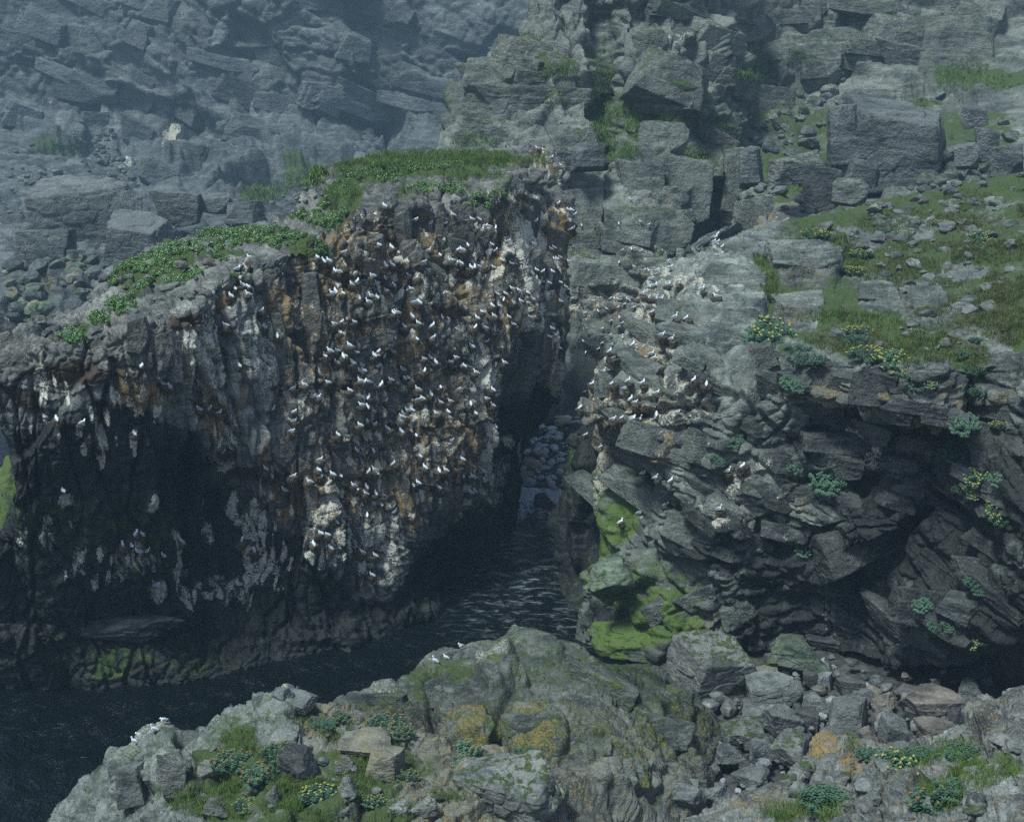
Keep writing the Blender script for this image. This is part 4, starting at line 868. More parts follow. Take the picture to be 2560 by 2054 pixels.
def water():
    m, T, b = new_mat('sea_water')
    pos = T.n('ShaderNodeNewGeometry').outputs['Position']
    sp = T.n('ShaderNodeSeparateXYZ'); T.set(sp.inputs[0], pos)
    n1 = T.noise(T.scale3(pos, 1.0, 0.55, 1.0), 1.3, 6, 0.62, 0.6)
    n2 = T.noise(T.scale3(pos, 1.0, 0.6, 1.0), 5.0, 5, 0.6)
    foamn = T.noise(T.scale3(pos, 1.3, 0.8, 1.0), 1.0, 8, 0.65, 1.2)
    fy = T.ramp(sp.outputs[1], 96.0, 108.0); 
    fx = T.math('MULTIPLY', T.ramp(sp.outputs[0], -6.0, -1.0), T.ramp(sp.outputs[0], 8.0, 12.0, 1.0, 0.0))
    foam = T.ramp(T.math('MULTIPLY_ADD', T.math('MULTIPLY', fy, fx), 0.42, foamn), 0.72, 0.86)
    foam_sheen = T.ramp(T.noise(T.scale3(pos, 0.9, 2.6, 1.0), 0.8, 5, 0.7, 1.0), 0.50, 0.72, 0.0, 0.6)  # foam streaks, strengthened to paint the sky's reflection on the gap water
    foam = T.math('MAXIMUM', foam, T.math('MULTIPLY', foam_sheen, T.math('MULTIPLY', fx, T.ramp(sp.outputs[1], 72.0, 94.0))))  # from here foam also carries the painted reflection
    T.set(b.inputs['Base Color'], T.mix(foam, (0.003, 0.0055, 0.007), (0.62, 0.68, 0.72)))
    T.set(b.inputs['Roughness'], T.ramp(foam, 0, 1, 0.24, 0.7)); b.inputs['IOR'].default_value = 1.33
    bp = T.n('ShaderNodeBump'); bp.inputs['Strength'].default_value = 1.0; bp.inputs['Distance'].default_value = 0.35
    T.set(bp.inputs['Height'], T.math('ADD', n1, T.math('MULTIPLY', n2, 0.3))); T.set(b.inputs['Normal'], bp.outputs[0])
    def wz(X, Y):
        q = flat3(X, Y); q2 = q.copy(); q2[:, 1] *= 0.6
        return (0.24 * vnoise(q2, 0.6, 3, 4)).reshape(X.shape)
    o = sheet('sea_water', -120, 22, 40, 180, 300, 330, wz, m)
    tag(o, 'dark rippled sea water running through the gap', 'water', kind='structure')
water()

def haze():
    bm = bmesh.new(); bmesh.ops.create_cube(bm, size=1.0)
    me = bpy.data.meshes.new('haze'); bm.to_mesh(me); bm.free()
    m = bpy.data.materials.new('sea_haze'); m.use_nodes = True
    t = m.node_tree
    for n in list(t.nodes): t.nodes.remove(n)
    out = t.nodes.new('ShaderNodeOutputMaterial'); pv = t.nodes.new('ShaderNodeVolumePrincipled')
    pv.inputs['Color'].default_value = (0.55, 0.80, 1.0, 1); pv.inputs['Density'].default_value = 0.00046; pv.inputs['Anisotropy'].default_value = 0.0
    t.links.new(pv.outputs[0], out.inputs['Volume'])
    o = link('haze', me, m)
    o.scale = (900, 720, 123); o.location = (0, 260, 45.5)
    tag(o, 'thin blue sea haze filling the cove', 'haze', kind='stuff')
haze()

# ------------------------------------------------------------------ loose rocks
def rock_mesh(name, seed, sub=5, planes=13, squash=(1, 1, 1), rough=0.05, flat=0.0):
    """an angular boulder: a sphere cut back by random planes, then chipped; unit half-size"""
    bm = bmesh.new(); bmesh.ops.create_icosphere(bm, subdivisions=sub, radius=1.0)
    V = np.array([v.co[:] for v in bm.verts], np.float32); F = np.array([[v.index for v in f.verts] for f in bm.faces], np.int32); bm.free()
    g = np.random.default_rng(seed)
    d = V / np.linalg.norm(V, axis=1, keepdims=True)
    r = np.full(len(V), 1.25, np.float32)
    for k in range(planes):
        n = g.normal(size=3); n /= np.linalg.norm(n); off = g.uniform(0.62, 1.0)
        c = d @ n
        r = np.minimum(r, np.where(c > 0.05, off / np.maximum(c, 0.05), 9))
    r = np.minimum(r, 1.35)
    P = d * r[:, None]
    P *= (1 + rough * vnoise(P, 2.2, seed, 4))[:, None]
    e = voronoi(P * 2.0 + seed, seed)
    P += d * (rough * 0.8 * (r01(e[2], 5) - .5) - rough * 0.7 * np.exp(-((e[1] - e[0]) / 0.05) ** 2))[:, None]
    P -= (P.max(0) + P.min(0)) / 2
    P /= (P.max(0) - P.min(0)) / 2
    P *= np.array(squash, np.float32)
    me = np_mesh(name, P, F, False)
    return me
def pebble_mesh(name, seed):
    bm = bmesh.new(); bmesh.ops.create_icosphere(bm, subdivisions=3, radius=1.0)
    V = np.array([v.co[:] for v in bm.verts], np.float32); F = np.array([[v.index for v in f.verts] for f in bm.faces], np.int32); bm.free()
    V *= (1 + 0.14 * vnoise(V, 1.3, seed, 2))[:, None]; V *= np.array((1.0, 0.8, 0.6), np.float32)
    return np_mesh(name, V, F)
def slab_mesh(name, seed, cuts=5, rough=0.045):
    """a jointed block: six uneven faces, a few corners broken off, small steps along the breaks"""
    bm = bmesh.new(); bmesh.ops.create_icosphere(bm, subdivisions=6, radius=1.0)
    V = np.array([v.co[:] for v in bm.verts], np.float32); F = np.array([[v.index for v in f.verts] for f in bm.faces], np.int32); bm.free()
    g_ = np.random.default_rng(seed); d = V / np.linalg.norm(V, axis=1, keepdims=True); r_ = np.full(len(V), 9.0, np.float32)
    for ax in range(3):
        for sg in (-1, 1):
            n_ = np.zeros(3); n_[ax] = sg; n_ += g_.normal(size=3) * 0.13; n_ /= np.linalg.norm(n_)
            c = d @ n_; r_ = np.minimum(r_, np.where(c > 0.05, g_.uniform(0.85, 1.05) / np.maximum(c, 0.05), 9))
    for k in range(cuts):
        n_ = g_.choice([-1, 1], 3) * g_.uniform(0.4, 1, 3); n_ /= np.linalg.norm(n_)
        c = d @ n_; r_ = np.minimum(r_, np.where(c > 0.05, g_.uniform(1.05, 1.35) / np.maximum(c, 0.05), 9))
    P = d * r_[:, None]
    e = voronoi((P * np.array((1.6, 1.6, 2.2))).astype(np.float32) + seed, seed)
    P = P + d * (rough * (r01(e[2], 5) - .5) * 1.6 - rough * np.exp(-((e[1] - e[0]) / 0.03) ** 2) + rough * 0.5 * vnoise(P.astype(np.float32), 3.0, seed, 3))[:, None]
    P -= (P.max(0) + P.min(0)) / 2; P /= (P.max(0) - P.min(0)) / 2
    return np_mesh(name, P, F, False)
SLAB = [slab_mesh('rock_slab', 400 + k, 3 + k % 4) for k in range(5)]
for me in SLAB: me.materials.append(M_BOULD)
BIG = [rock_mesh('boulder', 300 + k, 6 if k < 4 else 5, 10 + k % 5, rough=0.075) for k in range(9)]
SMALL = [rock_mesh('small_rock', 330 + k, 4, 10 + k % 4) for k in range(6)]
for k, me in enumerate(BIG + SMALL): me.materials.append(M_BOULD)
def tinted(base, name, c1, c2, **kw): return rock_mat(name, c1, c2, local=True, attrs=False, det=1.6, **kw)
M_B = {'grey': M_BOULD, 'lichen': M_BOULD_L,
       'dark': tinted(0, 'dark_boulder', (0.035, 0.037, 0.04), (0.07, 0.07, 0.07), pale=0.2),
       'pale': tinted(0, 'pale_boulder', (0.20, 0.22, 0.23), (0.30, 0.32, 0.32), pale=0.3),
       'brown': tinted(0, 'brown_boulder', (0.10, 0.085, 0.075), (0.17, 0.145, 0.125), pale=0.35),
       'green': tinted(0, 'algae_boulder', (0.05, 0.075, 0.05), (0.12, 0.14, 0.105), pale=0.5, auto_alg=0.3),
       'algae': tinted(0, 'bright_algae_boulder', (0.05, 0.055, 0.045), (0.10, 0.105, 0.08), auto_alg=0.75, alg=(0.095, 0.146, 0.028)),
       'ochre': tinted(0, 'yellow_boulder', (0.095, 0.095, 0.08), (0.16, 0.15, 0.115), pale=0.4, auto_lich=0.75),
       'mid': rock_mat('back_slab', (0.070, 0.078, 0.074), (0.125, 0.128, 0.112), local=True, attrs=False, det=0.7, pale=0.45, streaky=0.25, auto_moss=0.55, auto_lich=0.3),
       'farwall': rock_mat('far_slab', (0.048, 0.055, 0.058), (0.088, 0.094, 0.094), local=True, attrs=False, det=0.35, pale=0.4),
       'head': rock_mat('headland_slab', (0.066, 0.074, 0.071), (0.125, 0.13, 0.114), local=True, attrs=False, det=1.0, pale=0.6, auto_moss=0.2, auto_lich=0.25, streaky=0.1),
       'headlow': rock_mat('dark_headland_slab', (0.028, 0.031, 0.033), (0.060, 0.062, 0.060), local=True, attrs=False, det=1.0, pale=0.35, auto_lich=0.25, streaky=0.12),
       'stack': rock_mat('stack_slab', (0.050, 0.053, 0.053), (0.105, 0.098, 0.084), local=True, attrs=False, det=1.0, pale=0.3, streaky=0.6, auto_lich=0.7, lich_c=(0.24, 0.16, 0.075)),
       'dome': rock_mat('dome_slab', (0.050, 0.058, 0.052), (0.100, 0.106, 0.092), local=True, attrs=False, det=1.3, pale=0.45, auto_alg=0.4, alg=(0.066, 0.092, 0.026), auto_lich=0.45),
       'far': rock_mat('far_boulder', (0.056, 0.063, 0.064), (0.10, 0.104, 0.10), local=True, attrs=False, det=0.5, pale=0.3)}
def put_rock(name, me, P, dims, mat, rot=None, label=None, cat=None, group=None, parent=None, k=0):
    o = bpy.data.objects.new(name, me); COL.objects.link(o)
    o.location = P; o.scale = dims
    r_ = random.Random(k * 7 + 13)
    o.rotation_euler = rot if rot else (r_.uniform(-.3, .3), r_.uniform(-.3, .3), r_.uniform(0, 6.28))
    o.material_slots[0].link = 'OBJECT'; o.material_slots[0].material = M_B[mat]
    tag(o, label, cat, group)
    if parent: o.parent = parent
    return o
def sk_rock(px, py, w, h, mat, label, name='boulder', Y=None, zg=None, k=0, me=None, cat='boulder', group=None, parent=None, deep=0.9, rot=None, sink=0.25):
    """a boulder whose picture box is centred on px,py; stands on what lies under its lower edge"""
    if Y is None:
        if zg is None:
            hp = hit(px, min(py + h * 0.35, 2050), 2)
            Y = hp[0][1] if hp else 70
        else: Y = atz(px, py + h * 0.42, zg)[1]
    P = at(px, py, Y)
    s = Y / FPX
    W, H = w * s / 2, h * s / 2
    return put_rock(name, me or BIG[k % len(BIG)], P + np.array((0, W * 0.35, -H * sink)), (W * 1.04, W * deep, H * 1.12), mat, rot or (random.Random(k).uniform(-.12, .12), random.Random(k + 1).uniform(-.15, .15), random.Random(k + 2).uniform(-.4, .4)), label, cat, group, parent, k)

BEACH_ROCKS = [
 (1785,1668,205,165,'lichen','big layered boulder with pale yellow lichen beside the green slabs'),
 (2005,1640,170,95,'green','broad green stained boulder at the foot of the dark cliff'),
 (2060,1605,90,45,'dark','dark slab resting behind the broad green boulder'),
 (1935,1728,145,80,'grey','low squared grey block in front of the broad green boulder'),
 (1913,1690,74,42,'ochre','yellow topped block on the low squared grey block'),
 (1964,1679,26,24,'pale','small pale block against the broad green boulder'),
 (2065,1703,42,46,'pale','pale blue grey upright block at the back of the beach'),
 (2128,1718,74,64,'dark','dark wedge boulder beside the pale upright block'),
 (2027,1697,40,38,'dark','small dark block left of the pale upright block'),
 (2172,1740,64,48,'grey','rounded grey boulder by the cave mouth'),
 (2047,1762,92,60,'grey','slanting grey boulder in the middle of the beach'),
 (2128,1795,110,98,'grey','large flat faced squared boulder in the middle of the beach'),
 (2021,1797,66,60,'dark','dark angular boulder wedged under the slanting grey one'),
 (2210,1752,62,48,'brown','brownish boulder behind the tall ribbed one'),
 (2212,1785,54,40,'grey','small split boulder above the tall ribbed one'),
 (2238,1828,76,92,'grey','tall ribbed boulder next to the squared one'),
 (2274,1731,70,54,'dark','dark boulder at the cave mouth'),
 (2335,1768,150,90,'brown','long brown slab lying near the cave'),
 (2345,1829,105,56,'brown','tilted brown slab under the long brown one'),
 (2435,1728,80,70,'grey','grey boulder at the beach end by the outcrop'),
 (2470,1690,60,46,'dark','dark boulder under the cliff at the beach end'),
 (2395,1790,56,60,'dark','dark boulder between long slab and outcrop'),
 (1955,1802,95,72,'grey','rounded grey boulder beside the pale flat slab'),
 (1888,1793,72,48,'grey','small ridged boulder behind the pale flat slab'),
 (1857,1835,112,46,'lichen','pale flat slab lying on the beach'),
 (1800,1868,38,22,'pale','little pale slab beside the green dome'),
 (1985,1873,122,100,'lichen','biggest beach boulder with a sloping speckled face'),
 (1910,1874,80,70,'grey','rounded boulder against the biggest beach boulder'),
 (1828,1888,90,62,'grey','wide dark grey boulder beside the green dome'),
 (1880,1944,105,60,'grey','low rough boulder among the cobbles'),
 (1790,1984,60,46,'grey','smooth oval boulder at the foot of the dome'),
 (1925,1972,48,38,'grey','mossy rounded stone among the cobbles'),
 (1885,1972,30,28,'grey','little round stone among the cobbles'),
 (1637,2010,112,68,'lichen','cracked lichened boulder in front of the dome'),
 (1712,1988,98,80,'grey','rounded cracked boulder beside the lichened one'),
 (1570,2040,90,40,'lichen','low stone at the bottom edge before the dome'),
 (2090,1845,80,40,'grey','half buried slab before the squared boulder'),
 (2290,1790,60,50,'dark','dark stone wedged beside the tall ribbed boulder'),
]
for k, (px, py, w, h, mat, lab) in enumerate(BEACH_ROCKS):
    sk_rock(px, py, w, h, mat, lab, k=k, zg=(1.3 + (px - 1800) * 0.0022 if py < 1980 else 2.6), me=SLAB[k % 5] if any(q_ in lab for q_ in ('squared', 'slab', 'block', 'wedge')) else None, group='boulders on the beach')
def nth(i):
    i += 1
    return '%d%s' % (i, 'th' if 10 <= i % 100 <= 20 else {1: 'st', 2: 'nd', 3: 'rd'}.get(i % 10, 'th'))
SAYS = {'grey': 'grey', 'dark': 'dark', 'brown': 'brown', 'pale': 'pale', 'lichen': 'lichened grey', 'ochre': 'yellowish', 'far': 'grey', 'mid': 'mossy', 'green': 'greenish'}
COBB = {}
g = np.random.default_rng(5)
n = 0
while n < 250:                                             # cobbles between them
    px = g.uniform(1770, 2430); py = g.uniform(1640, 2035) if px > 1890 else g.uniform(1700, 2035)
    lim = np.interp(px, [1770, 1850, 2000, 2040, 2250, 2420], [2040, 2040, 1960, 1880, 1880, 1830])
    if py > lim: continue
    w = 12 + 36 * g.random() ** 1.9
    Pz = atz(px, py, 1.45 + (px - 1800) * 0.0026)
    s = Pz[1] / FPX * w / 2
    m_ = ('grey', 'dark', 'grey', 'brown', 'grey', 'pale')[int(g.integers(0, 6))]
    o = put_rock('cobble', SMALL[n % 6], Pz + np.array((0, 0, s * 0.1)), (s * 1.3, s * 1.0, s * 0.85), m_, (g.uniform(-.5, .5), g.uniform(-.5, .5), g.uniform(0, 6)), None, 'cobble', 'cobbles between the beach boulders', k=n)
    dd = [math.hypot(px - b_[0], py - b_[1]) for b_ in BEACH_ROCKS]; ia = int(np.argmin(dd))
    COBB.setdefault(ia, []).append((dd[ia], o, m_, w))
    n += 1
for ia, lst in COBB.items():
    lst.sort(key=lambda t_: t_[0])
    for q_, (dd, o, m_, w) in enumerate(lst):
        o['label'] = '%s %s cobble, %s closest to the %s' % ('small' if w < 22 else 'larger', SAYS[m_], nth(q_), ' '.join(BEACH_ROCKS[ia][5].split()[:9]))
# bright green blocks at the water's edge
for k, (px, py, w, h, mat, lab, zg) in enumerate([
 (1600,1590,250,105,'algae','big bright green algae covered boulder at the water edge',0.3),
 (1650,1520,130,60,'algae','green algae slab leaning above the big green boulder',2.5),
 (1740,1545,110,60,'green','dull green slab leaning on the cliff foot',2.2),
 (1810,1585,90,56,'ochre','yellow lichened block beside the layered boulder',1.8),
 (1530,1440,140,80,'green','pale nosed rock with green algae jutting over the water',4.5),
 (1280,1612,60,34,'green','small weedy rock behind the dome top',1.5),
 (1362,1255,66,52,'dark','dark rounded rock awash in the foam',-0.2),
 (1330,1290,40,16,'dark','low wet rock just breaking the surface',-0.2),
 (262,1585,370,62,'dark','long wet slab shelving out from the foot of the stack',2.6),
 (20,1225,130,230,'algae','green weedy rock seen past the edge of the stack',None)]):
    sk_rock(px, py, w, h, mat, lab, k=40 + k, zg=zg, Y=None if zg is not None else 92.0, deep=0.3 if k == 8 else 0.9, rot=(0.25, -0.35, 0.5) if k in (1, 2, 4) else (0.1, 0.08, 0.05) if k == 8 else None)
# foreground stones
for k, (px, py, w, h, mat, lab) in enumerate([
 (745,1910,112,104,'dark','big dark rounded boulder with white veins in the grass'),
 (963,1912,104,76,'ochre','squared block with orange spots in the grass'),
 (912,1868,150,36,'ochre','flat yellow lichened slab above the squared block'),
 (860,1912,50,44,'lichen','small pale block beside the dark rounded boulder'),
 (872,1968,62,76,'lichen','knobbly pale stone in the grass'),
 (682,1988,40,70,'lichen','narrow upright pale stone in the grass'),
 (328,1965,90,115,'grey','tall pale slab on the seaward edge'),
 (425,1932,84,112,'lichen','tilted grey slab beside the tall pale one'),
 (520,1920,66,60,'lichen','rough grey stone among the leafy plants'),
 (1270,1968,300,150,'lichen','huge lichened block with a flat top at the bottom edge'),
 (740,1756,90,36,'grey','pale block perched beside the highest point'),
 (700,1738,60,40,'grey','pointed pale stone on the highest point of the outcrop'),
 (1060,2020,80,44,'lichen','low pale stone beside the huge block'),
 (540,2020,80,44,'lichen','low cracked stone near the bottom edge'),
 (1000,2020,60,40,'lichen','small pale stone near the huge block'),
 (860,2030,50,30,'lichen','pale stone at the bottom edge between two plants')]):
    sk_rock(px, py, w, h, mat, lab, k=60 + k, me=BIG[2] if 'huge' in lab else SLAB[k % 5] if any(q_ in lab for q_ in ('block', 'slab')) else None, group='stones on the grassy outcrop')
# boulders of the middle distance and the far shore
for k, (px, py, w, h, mat, lab, Y) in enumerate([
 (2235,355,270,220,'far','giant grey boulder as big as a house below the back cliff',146),
 (2120,345,90,160,'far','tall split slab leaning on the giant boulder',147),
 (2055,467,84,112,'dark','dark pointed boulder above the turf slope',127),
 (2128,482,86,66,'lichen','squared boulder beside the dark pointed one',125),
 (1995,420,120,60,'lichen','humped boulder behind the dark pointed one',136),
 (2160,432,80,66,'far','flat topped block before the giant boulder',133),
 (1880,420,60,90,'far','upright slab at the foot of the back cliff',150),
 (2470,360,60,80,'far','upright block right of the giant boulder',142),
 (2420,390,60,60,'far','angular block beside the giant boulder',140),
 (2520,400,80,70,'far','tilted slab in the scree by the giant boulder',138),
 (2440,290,60,50,'far','squared block above the scree',155),
 (1475,395,90,60,'far','perched block with a sharp corner over a dark hollow',146),
 (1420,400,70,44,'far','tilted block beside the perched one',147),
 (205,548,270,190,'far','huge hazy slab sided boulder at the foot of the far wall',196),
 (100,625,140,110,'far','cracked lower half of the hazy boulder pair',186),
 (330,600,190,130,'far','low hazy outcrop of rounded blocks on the far shore',184),
 (610,535,90,60,'far','pale hazy boulder in the far scree',200),
 (440,520,130,90,'far','jagged hazy block below the far wall',205),
 (540,510,80,50,'far','slanting hazy block in the far scree',206)]):
    o = sk_rock(px, py, w, h, mat, lab, k=80 + k, Y=Y, sink=0.1, deep=0.7, me=SLAB[k % 5])
# jointed slabs that stand out of the cliffs
for k, (cx, cy, rx, ry, rot, amt) in enumerate(MID_SLABS):
    hp = hit(cx, cy, 3)
    sk_rock(cx, cy, rx * 2.0, ry * 2.1, 'mid', None, name='rock_slab', Y=hp[0][1] + rx * 0.004, k=k, me=SLAB[k % 5], parent=MID, deep=0.55, sink=0.0, rot=(-0.12, R(rot) * 0.8, (random.Random(k).random() - .5) * 0.5), cat=None)
for k, (cx, cy, rx, ry, rot, amt) in enumerate(FAR_SLABS):
    hp = hit(cx, cy, 3)
    sk_rock(cx, cy, rx * 1.7, ry * 1.8, 'farwall', None, name='rock_slab', Y=hp[0][1] + rx * 0.015, k=k + 3, me=SLAB[(k + 2) % 5], parent=FAR, deep=0.4, sink=0.0, rot=(-0.15, R(rot) * 0.9, (random.Random(k).random() - .5) * 0.5), cat=None)
HEAD_SLABS = [(1560,965,150,75,-8),(1640,1110,190,80,14),(1760,1130,120,80,22),(1830,1290,150,62,26),(1725,1345,150,90,24),(1920,1240,140,50,16),(1650,1525,110,56,-34),(1745,1505,120,52,-32),(1840,1540,110,60,-30),(1960,1340,130,56,12),(2060,960,150,86,3),(2205,975,140,92,4),(2345,975,130,96,4),(1830,720,190,110,14),(1700,800,120,90,8),(2150,1375,230,130,-22),(2330,1530,200,100,8),(2440,1440,120,90,0),(1890,900,120,80,-22),(2090,1120,190,70,6),(2010,1460,120,70,10),(2280,1240,110,60,-10),(2480,1120,100,120,5),(1980,1160,110,50,0),(2010,665,190,110,5),(2210,748,130,72,0),(2325,770,100,110,0),(1997,778,130,72,-8)]
for k, (cx, cy, w, h, rot) in enumerate(HEAD_SLABS):
    hp = hit(cx, cy, 3)
    top_ = cy < 820
    sk_rock(cx, cy, w, h, 'head' if cx < 1950 or top_ else 'headlow', None, name='rock_slab', Y=hp[0][1] + w * (0.0012 if not top_ else 0.004), k=k + 5, me=SLAB[(k * 3 + 1) % 5], parent=HEAD, deep=0.55, sink=0.0, rot=(-0.25 if not top_ else -0.7, R(rot), (random.Random(k).random() - .5) * 0.6), cat=None)
def wall_slab(parent, cx, cy, w, h, rot, mat, proud, k, depth=0.6):
    """a jointed slab set into a cliff, its face along the cliff and a little proud of it"""
    hp = hit(cx, cy, 3)
    if hp is None: return
    gx, gy = int(cx / ZB_S), int(cy / ZB_S)
    N = ZB_N[max(0, gy - 6):gy + 7, max(0, gx - 6):gx + 7].reshape(-1, 3).mean(0)
    nh = np.array((N[0], N[1], 0.0)); nh /= np.linalg.norm(nh) + 1e-6
    if nh[1] > -0.15: return
    P = hp[0]; s = P[1] / FPX; H = h * s / 2; W = w * s / 2 / max(0.45, -nh[1]); D = depth * min(W, H) + 0.4
    me = SLAB[k % 5]
    o = put_rock('rock_slab', me, at(cx, cy, P[1]) - nh * (D - proud), (W, D, H), mat, (R(random.Random(k).uniform(-4, 9)), R(rot), math.atan2(nh[0], -nh[1]) + R(random.Random(k + 9).uniform(-9, 9))), None, None, None, parent, k)
    V = np.empty(len(me.vertices) * 3, np.float32); me.vertices.foreach_get('co', V); V = V.reshape(-1, 3)
    M = np.array(Matrix.LocRotScale(o.location, o.rotation_euler, o.scale))
    zb_add(V @ M[:3, :3].T + M[:3, 3], np.tile(nh + np.array((0, 0, 0.15)), (len(V), 1)))
g = np.random.default_rng(21)
for k in range(46):                                        # tall pillars in the bird face
    cx = g.uniform(330, 1400); lo = np.interp(cx, [330, 600, 800, 1000, 1240, 1400], [850, 760, 680, 600, 560, 560]); hi = np.interp(cx, [330, 450, 560, 700, 950, 1000, 1240, 1400], [960, 1000, 1130, 1280, 1380, 1260, 1120, 900])
    cy = g.uniform(lo, hi)
    wall_slab(STACK, cx, cy, g.uniform(20, 58), g.uniform(70, 190), g.uniform(-3, 7), 'stack', g.uniform(0.08, 0.30), k)
for k in range(64):                                        # diagonal beds of the headland
    cx = g.uniform(1480, 2540); cy = g.uniform(np.interp(cx, [1480, 1600, 1900, 2500], [1000, 800, 880, 1010]), np.interp(cx, [1480, 1600, 1900, 2500], [1250, 1480, 1560, 1640]))
    dg = cx < 1950 or cy > 1250
    wall_slab(HEAD, cx, cy, g.uniform(60, 170), g.uniform(30, 74), g.uniform(14, 30) if dg else g.uniform(-4, 8), 'head' if cx < 1850 and cy < 1250 else 'headlow', g.uniform(0.15, 0.5), 60 + k)
for k in range(40):                                        # slabs of the back cliff
    cx = g.uniform(1190, 2500); cy = g.uniform(20, np.interp(cx, [1190, 1400, 1450, 1800, 1900, 2500], [330, 360, 780, 560, 220, 120]))
    wall_slab(MID, cx, cy, g.uniform(60, 170), g.uniform(36, 90), g.uniform(-4, 10), 'mid', g.uniform(0.4, 1.4), 140 + k)
for k in range(34):
    cx = g.uniform(0, 1080); cy = g.uniform(0, np.interp(cx, [0, 400, 700, 1080], [280, 360, 400, 260]))
    wall_slab(FAR, cx, cy, g.uniform(60, 190), g.uniform(34, 80), g.uniform(8, 26), 'farwall', g.uniform(1.0, 3.0), 190 + k)
for k, (cx, cy, w, h, rx_, ry_) in enumerate([(1265,1690,120,100,-0.5,0.2),(1180,1835,110,110,-0.6,0.15),(1335,1835,165,130,-0.55,-0.1),(1500,1735,210,110,-0.25,0.25),(1645,1840,190,110,-0.3,0.3),(1570,1950,180,64,-0.3,0.1),(1105,1735,90,90,-0.5,-0.2),(1425,1655,130,64,-0.3,0.25),(965,1765,130,60,-0.3,-0.2),(1470,1880,130,70,-0.4,0.1),(1700,1760,110,70,-0.25,0.35),(1330,1600,130,36,-0.2,0.1)]):
    hp = hit(cx, cy, 3)
    sk_rock(cx, cy, w, h, 'dome', None, name='rock_slab', Y=hp[0][1] + w * 0.004, k=k + 2, me=SLAB[(k * 2 + 1) % 5], parent=DOME, deep=0.6, sink=0.12, rot=(rx_, ry_, random.Random(k).uniform(-.5, .5)), cat=None)
g = np.random.default_rng(9)
def scatter_rocks(n, reg, wr, mat, name, lab, grp, cat='rock', parent=None, sinkf=0.25):
    i = 0; tries = 0; done = []
    while i < n and tries < n * 30:
        tries += 1
        cx, cy, rx, ry = reg[int(g.integers(0, len(reg)))]
        px, py = cx + rx * g.uniform(-1, 1), cy + ry * g.uniform(-1, 1)
        hp = hit(px, py)
        if hp is None or hp[1][2] < 0.25: continue
        P = hp[0]; w = wr[0] + (wr[1] - wr[0]) * g.random() ** 2
        s = P[1] / FPX * w / 2
        m_ = mat[int(g.integers(0, len(mat)))]
        o = put_rock(name, SMALL[int(g.integers(0, 6))], P + np.array((0, 0, s * sinkf)), (s * 1.25, s * 1.0, s * 0.8), m_, (g.uniform(-.4, .4), g.uniform(-.4, .4), g.uniform(0, 6)), lab, cat if lab else None, grp, parent, i)
        done.append((px, o, m_)); i += 1
    if lab:
        done.sort(key=lambda t_: t_[0])
        for q_, (px, o, m_) in enumerate(done): o['label'] = '%s, %s, %s from left' % (lab, SAYS.get(m_, m_), nth(q_))
scatter_rocks(90, [(150,400,130,60),(250,360,60,50),(80,480,60,60),(300,430,60,30)], (7, 22), ['far'], 'scree_rock', 'hazy scree rock below the far wall', 'scree rocks below the far wall')
scatter_rocks(60, [(120,700,110,50),(190,680,70,40),(70,760,60,40)], (20, 60), ['far', 'ochre', 'far', 'green'], 'shore_boulder', 'hazy boulder on the far shore behind the stack', 'boulders on the far shore', 'boulder')
scatter_rocks(40, [(730,490,80,24),(780,470,50,20)], (7, 18), ['far'], 'scree_rock', 'hazy scree rock beside the far grass patch', 'scree rocks beside the far grass')
scatter_rocks(130, [(2300,180,240,60),(2050,250,120,60),(1900,330,60,60),(2450,370,100,70),(2480,430,70,40),(1950,500,100,40),(2050,400,80,50),(1990,330,60,60),(2330,470,60,20)], (14, 50), ['mid', 'lichen', 'far'], 'fallen_block', 'fallen angular block below the back cliff', 'fallen blocks below the back cliff', 'block')
scatter_rocks(150, [(2330,640,220,60),(2400,760,150,80),(2250,850,180,30),(2200,600,150,50),(2450,560,100,80),(2300,520,150,30)], (9, 44), ['lichen', 'lichen', 'grey'], 'rock_outcrop', None, None, parent=HEAD, sinkf=0.05)
scatter_rocks(70, [(300,740,110,60),(420,700,110,50),(480,640,60,30),(170,830,90,20)], (12, 40), ['grey', 'brown'], 'rock_block', None, None, parent=STACK, sinkf=0.0)
scatter_rocks(60, [(620,1950,250,80),(950,1980,150,60),(820,1830,120,40)], (10, 34), ['lichen', 'grey'], 'loose_stone', 'stone half sunk in the foreground turf', 'stones sunk in the foreground turf', 'stone', sinkf=0.0)
scatter_rocks(40, [(2300,1960,200,70),(2480,1880,70,80),(2050,1960,100,50)], (18, 60), ['lichen', 'grey'], 'rock_outcrop', None, None, parent=NEAR, sinkf=0.0)
